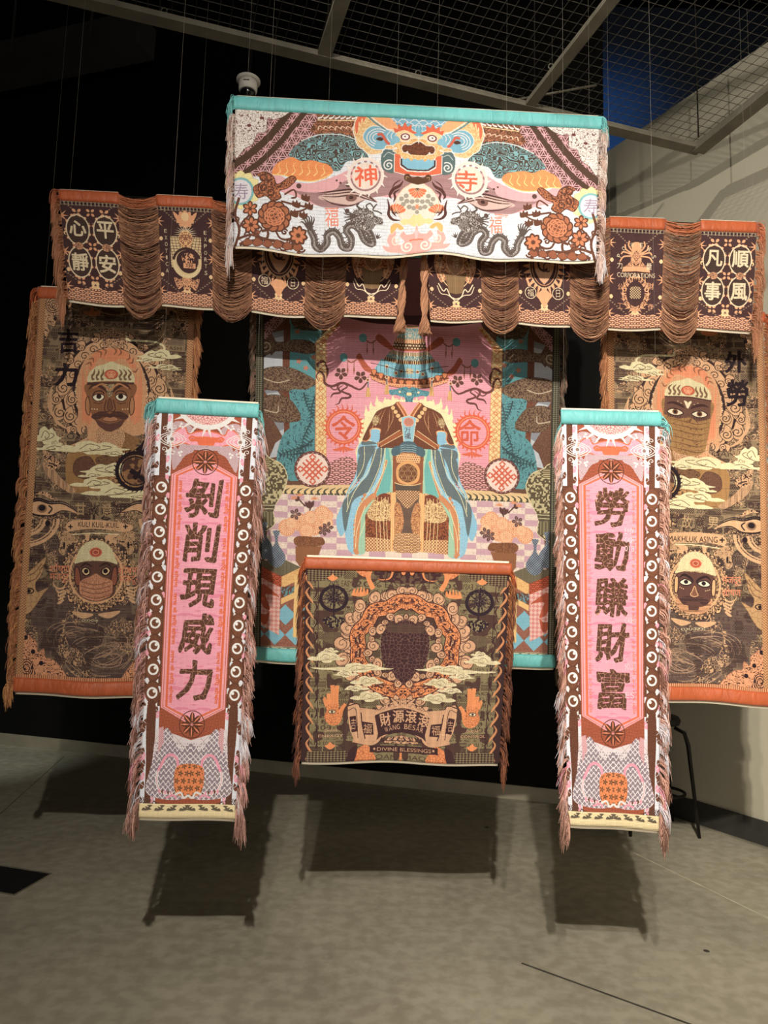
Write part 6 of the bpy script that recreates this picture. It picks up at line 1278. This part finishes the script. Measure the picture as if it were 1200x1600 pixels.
def strands(P, rad, cols):
    """P (k, s, 3) centre lines -> thin three-sided yarns"""
    k, s_, _ = P.shape
    T = np.gradient(P, axis=1); T /= np.linalg.norm(T, axis=2, keepdims=True) + 1e-9
    A = np.cross(T, np.array([.31, .83, .46])); A /= np.linalg.norm(A, axis=2, keepdims=True) + 1e-9; B = np.cross(T, A)
    taper = np.ones(s_); taper[-1] = .55
    V = np.stack([P + (A * math.cos(q) + B * math.sin(q)) * rad[:, None, None] * taper[None, :, None] for q in (0, 2.094, 4.189)], 2)  # k,s,3,3
    V = V.reshape(-1, 3)
    base = (np.arange(k)[:, None] * s_ + np.arange(s_ - 1)[None, :]) * 3
    F = [np.stack([base + j, base + (j + 1) % 3, base + 3 + (j + 1) % 3, base + 3 + j], -1).reshape(-1, 4) for j in range(3)]
    C_ = np.repeat(cols, s_ * 3, 0)
    return V, np.vstack(F), C_
def fringe(name, pt, side, v0, v1, n, length, out, cv, base, parent, hem=None, hemv=.05, mixw=.3, seed=0, tail=.0, curl=1.0):
    """side -1 = left edge, +1 = right edge; yarn ends run out of the weave and droop"""
    r = np.random.default_rng(seed + 31); K = 14; tuft = n // K
    tv = np.sort(r.random(tuft)); v = np.clip(np.repeat(tv, K)[:n] + r.normal(0, .0026, tuft * K)[:n], 0, 1); n = len(v)
    if tail:                                                  # extra yarn gathered at the lower corner
        m_ = int(n * .10); v = np.r_[v, .985 + .015 * r.random(m_)]; n = len(v)
    V_ = v0 + (v1 - v0) * v; u = np.full(n, 0.0 if side < 0 else 1.0)
    root = pt.at(u, V_); tl = 1 + r.normal(0, .16, n); S_ = 7; t = np.linspace(0, 1, S_)
    tk = np.repeat(r.normal(0, 1, n // K + 2), K)[:n]; tk2 = np.repeat(r.normal(0, 1, n // K + 2), K)[:n]
    L_ = length * tl * (1 + .18 * tk2); kick = out * np.clip(.72 + .28 * tk, .15, 1.5); jit = r.normal(0, .0035, n) + .004
    ux = np.minimum(t * 2.6, 1)[None, :] ** .8 * kick[:, None] + jit[:, None] * t[None, :] ** 1.5 * 1.6 * curl
    dz = -(L_[:, None]) * (t[None, :] ** 1.25)
    fy = (.006 + .012 * np.sin(t * PI))[None, :] * (1 + r.normal(0, .5, n))[:, None] + r.normal(0, .004, n)[:, None]
    P = root[:, None, :] + (pt.u * side)[None, None, :] * ux[..., None] + pt.n[None, None, :] * fy[..., None]
    P[..., 2] += dz; P[:, 0, :] = root + pt.n * .002
    if tail:
        low = v > .95; P[low, :, 2] -= np.linspace(0, tail, S_)[None, :] * ((v[low] - .95) / .05)[:, None]
        P[low, :, :] -= (pt.u * side)[None, None, :] * (out * .2 * t[None, :, None])
    if cv is not None:
        a = cv.a; rows = np.clip((V_ * cv.H).astype(int), 0, int(cv.H * .955)); colx = 6 if side < 0 else cv.W - 7
        cc = lin(a[rows, colx])
    else: cc = np.tile(lin(base), (n, 1))
    c0 = lin(base)[None, :] * (1 + r.normal(0, .22, (n, 1))); mw = np.where(np.repeat(r.random(n // K + 2), K)[:n] < mixw, .8, .15)[:, None]
    C_ = np.clip(c0 * (1 - mw) + cc * mw, .01, .9)
    if hem is not None:
        hv = V_ < hemv; C_[hv] = lin(hem) * (1 + r.normal(0, .15, (hv.sum(), 1)))
    V, F, C2 = strands(P, np.full(n, .0011) * (1 + r.normal(0, .2, n)), np.clip(C_, .005, .9))
    o = fast_mesh(name, V, F, M_yarn, parent, True, None, C2); o['kind'] = 'stuff'
    return o

def wires(pt, name_label, us, group, top=GRID_Z + .02):
    """clear hanging lines from the head of a textile up to the mesh ceiling"""
    for i, u in enumerate(us):
        p = pt.at(np.array(u), np.array(0.01), -.006)
        mb = MB(); mb.tube([(0, 0, 0), (0, 0, top - p[2])], .0003, 5)
        o = mb.build('hanging_wire', M_nylon, None, True); o.location = p
        tag(o, name_label[i], 'wire', group)

def textile(name, label, quad, d, yaw, cv, hem_mat, hem_rgb, top_h, bot_h=0, fr=(.11, .028, 1400), fr_rgb=(190, 150, 136), seed=0, wave=.008, res=(70, 110), tail=.05, sag=.012, mixw=.42):
    pt = Patch(quad, d, yaw, wave, seed, sag)
    root = empty(name, tuple((pt.P[2] + pt.P[3]) / 2), label, 'tapestry')
    m = cloth_mat(name + '_weave', cv.image(name + '_design'))
    k = lambda o: keep(o, root)
    k(shell('woven_panel', pt, 0, 1, top_h * .6, 1 - bot_h * .6, res[0], res[1], 0.0, .0022, m, None))
    k(shell('lining', pt, .004, .996, -.004 * 2.2 / pt.h, 1 + .011 / pt.h, res[0], 40, -.006, .002, M_lining, None))
    pr = lambda t: .011 * np.sqrt(np.clip(1 - (2 * t - 1) ** 2, 0, 1))
    o = k(shell('top_hem', pt, -.008, 1.008, 0, top_h, res[0], 9, .003, .003, hem_mat, None, pr)); 
    if bot_h: k(shell('bottom_hem', pt, -.002, 1.002, 1 - bot_h, 1, res[0], 9, .003, .003, hem_mat, None, pr))
    mb = MB(); a, b = pt.at(np.array(-.006), np.array(.25 * top_h), 0), pt.at(np.array(1.006), np.array(.25 * top_h), 0); mb.tube([a, b], .0035, 8); k(mb.build('hanging_rod', M_darkmetal, None, True))
    for s_ in (-1, 1):
        k(fringe('side_fringe', pt, s_, .004, .985, fr[2], fr[0], fr[1], cv, fr_rgb, None, hem_rgb, top_h * 1.05, mixw, seed + s_ + 5, tail))
    return root, pt
# ---------------------------------------------------------------- place the textiles
TEALC, RUSTC = (120, 190, 188), (184, 96, 56)
DUSTY, BROWN = (196, 156, 140), (172, 112, 78)
_, pt_top = textile('wide_tapestry', 'wide white and pink lion mask tapestry with teal hem, highest of all the hangings', Q_top, 3.34, 2.0, art_top(), M_teal, TEALC, .092, 0, (.085, .020, 1400), (206, 172, 156), 1, .009, (110, 50), .03, .014)
_, pt_cb = textile('large_tapestry', 'large pink and teal tapestry of a headless robed figure under a tiered parasol', Q_cb, 3.94, 3.0, art_centre(), M_teal, TEALC, .03, .030, (.08, .018, 2000), (150, 116, 98), 2, .007, (80, 110), .02, .008)
_, pt_cs = textile('square_tapestry', 'square olive and orange tapestry reading DIVINE BLESSINGS with a rust hem', Q_cs, 3.26, 1.5, art_blessing(), M_rust, RUSTC, .062, 0, (.07, .018, 1500), (148, 92, 64), 3, .007, (80, 80), .01, .010)
cl, cw = art_couplet('exploit'), art_couplet('work')
_, pt_ls = textile('narrow_banner', 'narrow pink banner ending in the character for strength, left of the square tapestry', [(246, 622), (404, 631), (368, 1281), (215, 1279)], 2.94, 5.5, cl, M_teal, TEALC, .037, 0, (.075, .026, 2800), (198, 152, 138), 4, .008, (50, 120), .012, .010)
_, pt_rs = textile('narrow_banner', 'narrow pink banner ending in the character for wealth, right of the square tapestry', [(877, 640), (1031, 644), (1029, 1293), (888, 1290)], 2.94, -1.0, cw, M_teal, TEALC, .037, 0, (.075, .019, 2800), (222, 172, 152), 5, .008, (50, 120), .012, .012)
_, pt_lb = textile('tall_tapestry', 'tall brown tapestry of a moustached man in a helmet, titled KULI KUIL-KUIL', Q_lb, 3.74, 2.5, art_guardian('temple'), M_rust, RUSTC, .030, .034, (.075, .024, 3000), (176, 116, 82), 6, .009, (60, 120), .01, .008)
_, pt_rb = textile('tall_tapestry', 'tall brown tapestry of a veiled face with wide eyes, titled MAKHLUK ASING', Q_rb, 3.74, 0.5, art_guardian('foreign'), M_rust, RUSTC, .030, .034, (.075, .024, 3000), (176, 116, 82), 7, .009, (60, 120), .01, .008)

# ---------------------------------------------------------------- the two brown pelmets: woven panels joined by bare warp threads
def pelmet(label, quad, kinds, spans, d, yaw, seed, inner):
    pt = Patch(quad, d, yaw, .007, seed, .012); root = empty('pelmet', tuple((pt.P[2] + pt.P[3]) / 2), label, 'tapestry', None); k = lambda o: keep(o, root)
    H_ = .105; r = np.random.default_rng(seed)
    for kd, (u0, u1) in zip(kinds, spans):
        cv = CV_VAL[kd]; m = VAL_MAT[kd]
        V, F, UV = grid(pt, u0, u1, H_ * .6, 1, 22, 44, 0.0)
        UV = np.c_[(UV[:, 0] - u0) / (u1 - u0), UV[:, 1]]
        o = k(fast_mesh('woven_panel', V, F, m, None, True, UV)); sm_ = o.modifiers.new('thickness', 'SOLIDIFY'); sm_.thickness = .002; sm_.offset = 1
        k(shell('lining', pt, u0 + .002, u1 - .002, -.012, 1 + .018, 16, 16, -.006, .002, M_lining, None))
        k(shell('top_hem', pt, u0, u1, 0, H_, 16, 9, .003, .003, M_rust, None, lambda t: .010 * np.sqrt(np.clip(1 - (2 * t - 1) ** 2, 0, 1))))
    mb = MB(); mb.tube([pt.at(np.array(0.0), np.array(.03), -.003), pt.at(np.array(1.0), np.array(.03), -.003)], .0035, 8); k(mb.build('hanging_rod', M_darkmetal, None, True))
    for (a0, a1), (b0, b1) in zip(spans[:-1], spans[1:]):
        n = 640; v = np.sort(r.random(n)) * .985 + .005; S_ = 11; t = np.linspace(0, 1, S_)
        # yarns gather into the star motifs at the panel edges
        g0 = v + .012 * np.sin(v * 2 * PI / .16); sag = (.030 + .045 * v) * (1 + .05 * np.repeat(r.normal(0, 1, n // 8 + 1), 8)[:n] + r.normal(0, .10, n))
        U_ = a1 - .004 + (b0 - a1 + .008) * t[None, :] + 0 * v[:, None]
        Vv = g0[:, None] + 0 * U_
        P = pt.at(U_, Vv, 0.0); P[..., 2] -= sag[:, None] * (1 - (2 * t[None, :] - 1) ** 2)
        P += pt.n[None, None, :] * ((r.normal(0, .007, n) + .004)[:, None] * np.sin(t * PI)[None, :] + .002)[..., None]
        P[..., 2] += r.normal(0, .0018, (n, S_))
        c0 = np.array(lin((156, 112, 84)))[None, :] * np.exp(r.normal(0, .38, (n, 1))); dark = r.random(n) < .34; c0[dark] = lin((104, 66, 52)) * np.exp(r.normal(0, .15, (dark.sum(), 1)))
        top = v < .10; c0[top] = lin((186, 110, 74)) * np.exp(r.normal(0, .2, (top.sum(), 1)))
        V, F, C_ = strands(P, np.full(n, .0013) * (1 + r.normal(0, .2, n)), np.clip(c0, .005, .9))
        o = k(fast_mesh('loose_warp', V, F, M_yarn, None, True, None, C_)); o['kind'] = 'stuff'
    outer = -inner
    k(fringe('side_fringe', pt, outer, .0, .98, 1000, .09, .022, None, (178, 122, 90), None, (186, 110, 76), .12, .3, seed, .03))
    # twisted rope of warp ends at the inner side
    n = 150; S_ = 26; t = np.linspace(0, 1, S_); e = pt.at(np.full(S_, 0.0 if inner < 0 else 1.0), t * 1.13 + .02, .014)
    ph = r.random(n) * 2 * PI; rr = .012 * np.sqrt(r.random(n)); tw = t * 26; fl = 1 + 1.3 * np.clip((t - .86) / .14, 0, 1)
    ply = np.where(r.random(n) < .5, 0, PI)
    ox = rr[:, None] * np.cos(ph[:, None] + tw * .9) * fl + .009 * np.cos(ply[:, None] + tw * .5); oy = rr[:, None] * np.sin(ph[:, None] + tw * .9) * fl + .009 * np.sin(ply[:, None] + tw * .5)
    P = e[None] + pt.u[None, None] * (inner * (.012 + .018 * t[None, :] * (1 if inner < 0 else .4)) + ox)[..., None] + pt.n[None, None] * oy[..., None]
    c0 = np.array(lin((180, 130, 98)))[None, :] * np.exp(r.normal(0, .25, (n, 1)))
    V, F, C_ = strands(P, np.full(n, .0014), np.clip(c0, .005, .9)); o = k(fast_mesh('twisted_fringe', V, F, M_yarn, None, True, None, C_)); o['kind'] = 'stuff'
    return root, pt
CV_VAL = {kd: art_valance(kd) for kd in ('calm', 'exotica', 'shield', 'figure', 'powers', 'smooth')}
VAL_MAT = {kd: cloth_mat('pelmet_' + kd, c_.image('pelmet_' + kd)) for kd, c_ in CV_VAL.items()}
_, pt_vl = pelmet('brown thread-linked pelmet reading EXOTICA EXPORTS, above the moustached man tapestry', [(92, 296), (632, 325), (620, 497), (107, 468)], ('calm', 'exotica', 'shield', 'figure'), ((0, .168), (.275, .437), (.548, .716), (.832, 1)), 3.50, 4.0, 21, 1)
_, pt_vr = pelmet('brown thread-linked pelmet reading POWERS CORPORATIONS, above the veiled face tapestry', [(665, 328), (1183, 347), (1172, 518), (672, 498)], ('figure', 'shield', 'powers', 'smooth'), ((0, .166), (.272, .436), (.552, .722), (.828, 1)), 3.50, 1.5, 22, -1)

G = 'clear lines holding the textiles up'
def w2(pt, what): wires(pt, ['clear hanging line at the left end of ' + what, 'clear hanging line at the right end of ' + what], (.03, .97), G)
w2(pt_top, 'the wide lion mask tapestry'); w2(pt_cb, 'the large pink and teal tapestry'); w2(pt_cs, 'the square olive tapestry')
w2(pt_ls, 'the pink banner for strength'); w2(pt_rs, 'the pink banner for wealth')
w2(pt_lb, 'the moustached man tapestry'); w2(pt_rb, 'the veiled face tapestry'); w2(pt_vl, 'the EXOTICA pelmet'); w2(pt_vr, 'the POWERS pelmet')

# ---------------------------------------------------------------- bar stool behind the right-hand banner
sx, sy = 2.01, 5.54
st = empty('bar_stool', (sx, sy, 0), 'black bar stool with a foot ring, behind the banner for wealth', 'stool')
M_seat = plain('black_leather', (30, 26, 24), .45, 0, .1, 10)
mb = MB(); mb.lathe([(.13, .735), (.185, .745), (.195, .775), (.18, .80), (.10, .806)], n=28); mb.build('seat', M_seat, st, True)
foot = [(.24, -.20), (-.24, -.20), (.21, .20), (-.21, .20)]
for i, (fx, fy) in enumerate(foot):
    mb = MB()
    if i < 2: mb.tube([(fx * .5, fy * .5, .728), (fx * .72, fy * .72, .70), (fx * .80, fy * .80, .62), (fx, fy, 0)], [.012, .014, .015, .011], 10)
    else: mb.tube([(fx * .62, fy * .7, 1.06), (fx * .7, fy * .75, .74), (fx, fy, 0)], [.012, .014, .011], 10)
    mb.build('leg', M_darkmetal, st, True)
mb = MB(); mb.tube([(.215 * math.cos(k * PI / 12), .19 * math.sin(k * PI / 12), .26) for k in range(25)], .011, 8); mb.build('foot_ring', M_darkmetal, st, True)
mb = MB(); mb.tube([(-.14, .145, 1.02), (-.08, .19, 1.04), (0, .205, 1.05), (.08, .19, 1.04), (.14, .145, 1.02)], .02, 8); mb.build('backrest', M_darkmetal, st, True)
mb = MB(); mb.tube([(-.15, .14, .74), (0, .12, .738), (.15, .14, .74)], .008, 8); mb.build('seat_rail', M_darkmetal, st, True)

# ---------------------------------------------------------------- floor hatch at the far left
def floor_pt(x, y):
    v = ray(x, y); k = -EYE / v[2]; return Vector((v[0] * k, v[1] * k, 0))
A_, B_, C_ = floor_pt(82, 1366), floor_pt(12, 1355), floor_pt(22, 1400)
e1 = (B_ - A_).normalized(); e2 = (C_ - A_).normalized(); L1, L2 = .42, (C_ - A_).length
fh = empty('floor_hatch', tuple(A_), 'black rubber floor hatch with a thin metal rim, set in the concrete', 'floor hatch')
M_rubber = plain('black_rubber', (20, 20, 19), .8, 0, .2, 40, .2)
def slab(name, u0, u1, v0, v1, z0, z1, m):
    mb = MB(); q = [e1 * u + e2 * v for u, v in ((u0, v0), (u1, v0), (u1, v1), (u0, v1))]
    mb.add([x + Vector((0, 0, z0)) for x in q] + [x + Vector((0, 0, z1)) for x in q], [(0, 1, 2, 3), (7, 6, 5, 4), (0, 4, 5, 1), (1, 5, 6, 2), (2, 6, 7, 3), (3, 7, 4, 0)])
    return mb.build(name, m, fh)
slab('hatch_cover', .008, L1, .008, L2 - .008, .0, .004, M_rubber)
for a_ in ((0, L1, 0, .008), (0, L1, L2 - .008, L2), (0, .008, .008, L2 - .008), (L1, L1 + .008, 0, L2)): slab('rim', *a_, .0, .006, M_metal)
slab('lifting_slot', L1 * .5, L1 * .5 + .05, L2 + .004, L2 + .03, .0, .002, M_rubber)

# joints and tape on the floor
def strip(name, pa, pb, wd, z, m, label, cat):
    a, b = floor_pt(*pa), floor_pt(*pb); d = (b - a).normalized(); n = Vector((-d.y, d.x, 0)) * wd / 2
    mb = MB(); q = [a - n, b - n, b + n, a + n]; mb.add([x + Vector((0, 0, .0002)) for x in q] + [x + Vector((0, 0, z)) for x in q], [(3, 2, 1, 0), (4, 5, 6, 7), (0, 1, 5, 4), (1, 2, 6, 5), (2, 3, 7, 6), (3, 0, 4, 7)])
    o = mb.build(name, m); tag(o, label, cat); return o
M_tape = plain('pale_joint_filler', (196, 188, 164), .6, 0, .25, 9); M_joint = plain('dark_joint_filler', (66, 62, 54), .8, 0, .3, 9); M_joint2 = plain('grey_joint_filler', (120, 116, 100), .8, 0, .3, 9)
tag(strip('trim_1', (985, 1330), (1260, 1464), .008, .0012, M_tape, None, None), kind='structure')
tag(strip('trim_2', (815, 1505), (1110, 1612), .012, .0008, M_joint, None, None), kind='structure')
tag(strip('trim_3', (-20, 1290), (100, 1182), .010, .0008, M_joint2, None, None), kind='structure')
# thin metal skirting lip at the foot of the right wall
a, b = off(LA, LB, .036); wall_between('trim_4', a, b, .016, .012, M_metal)
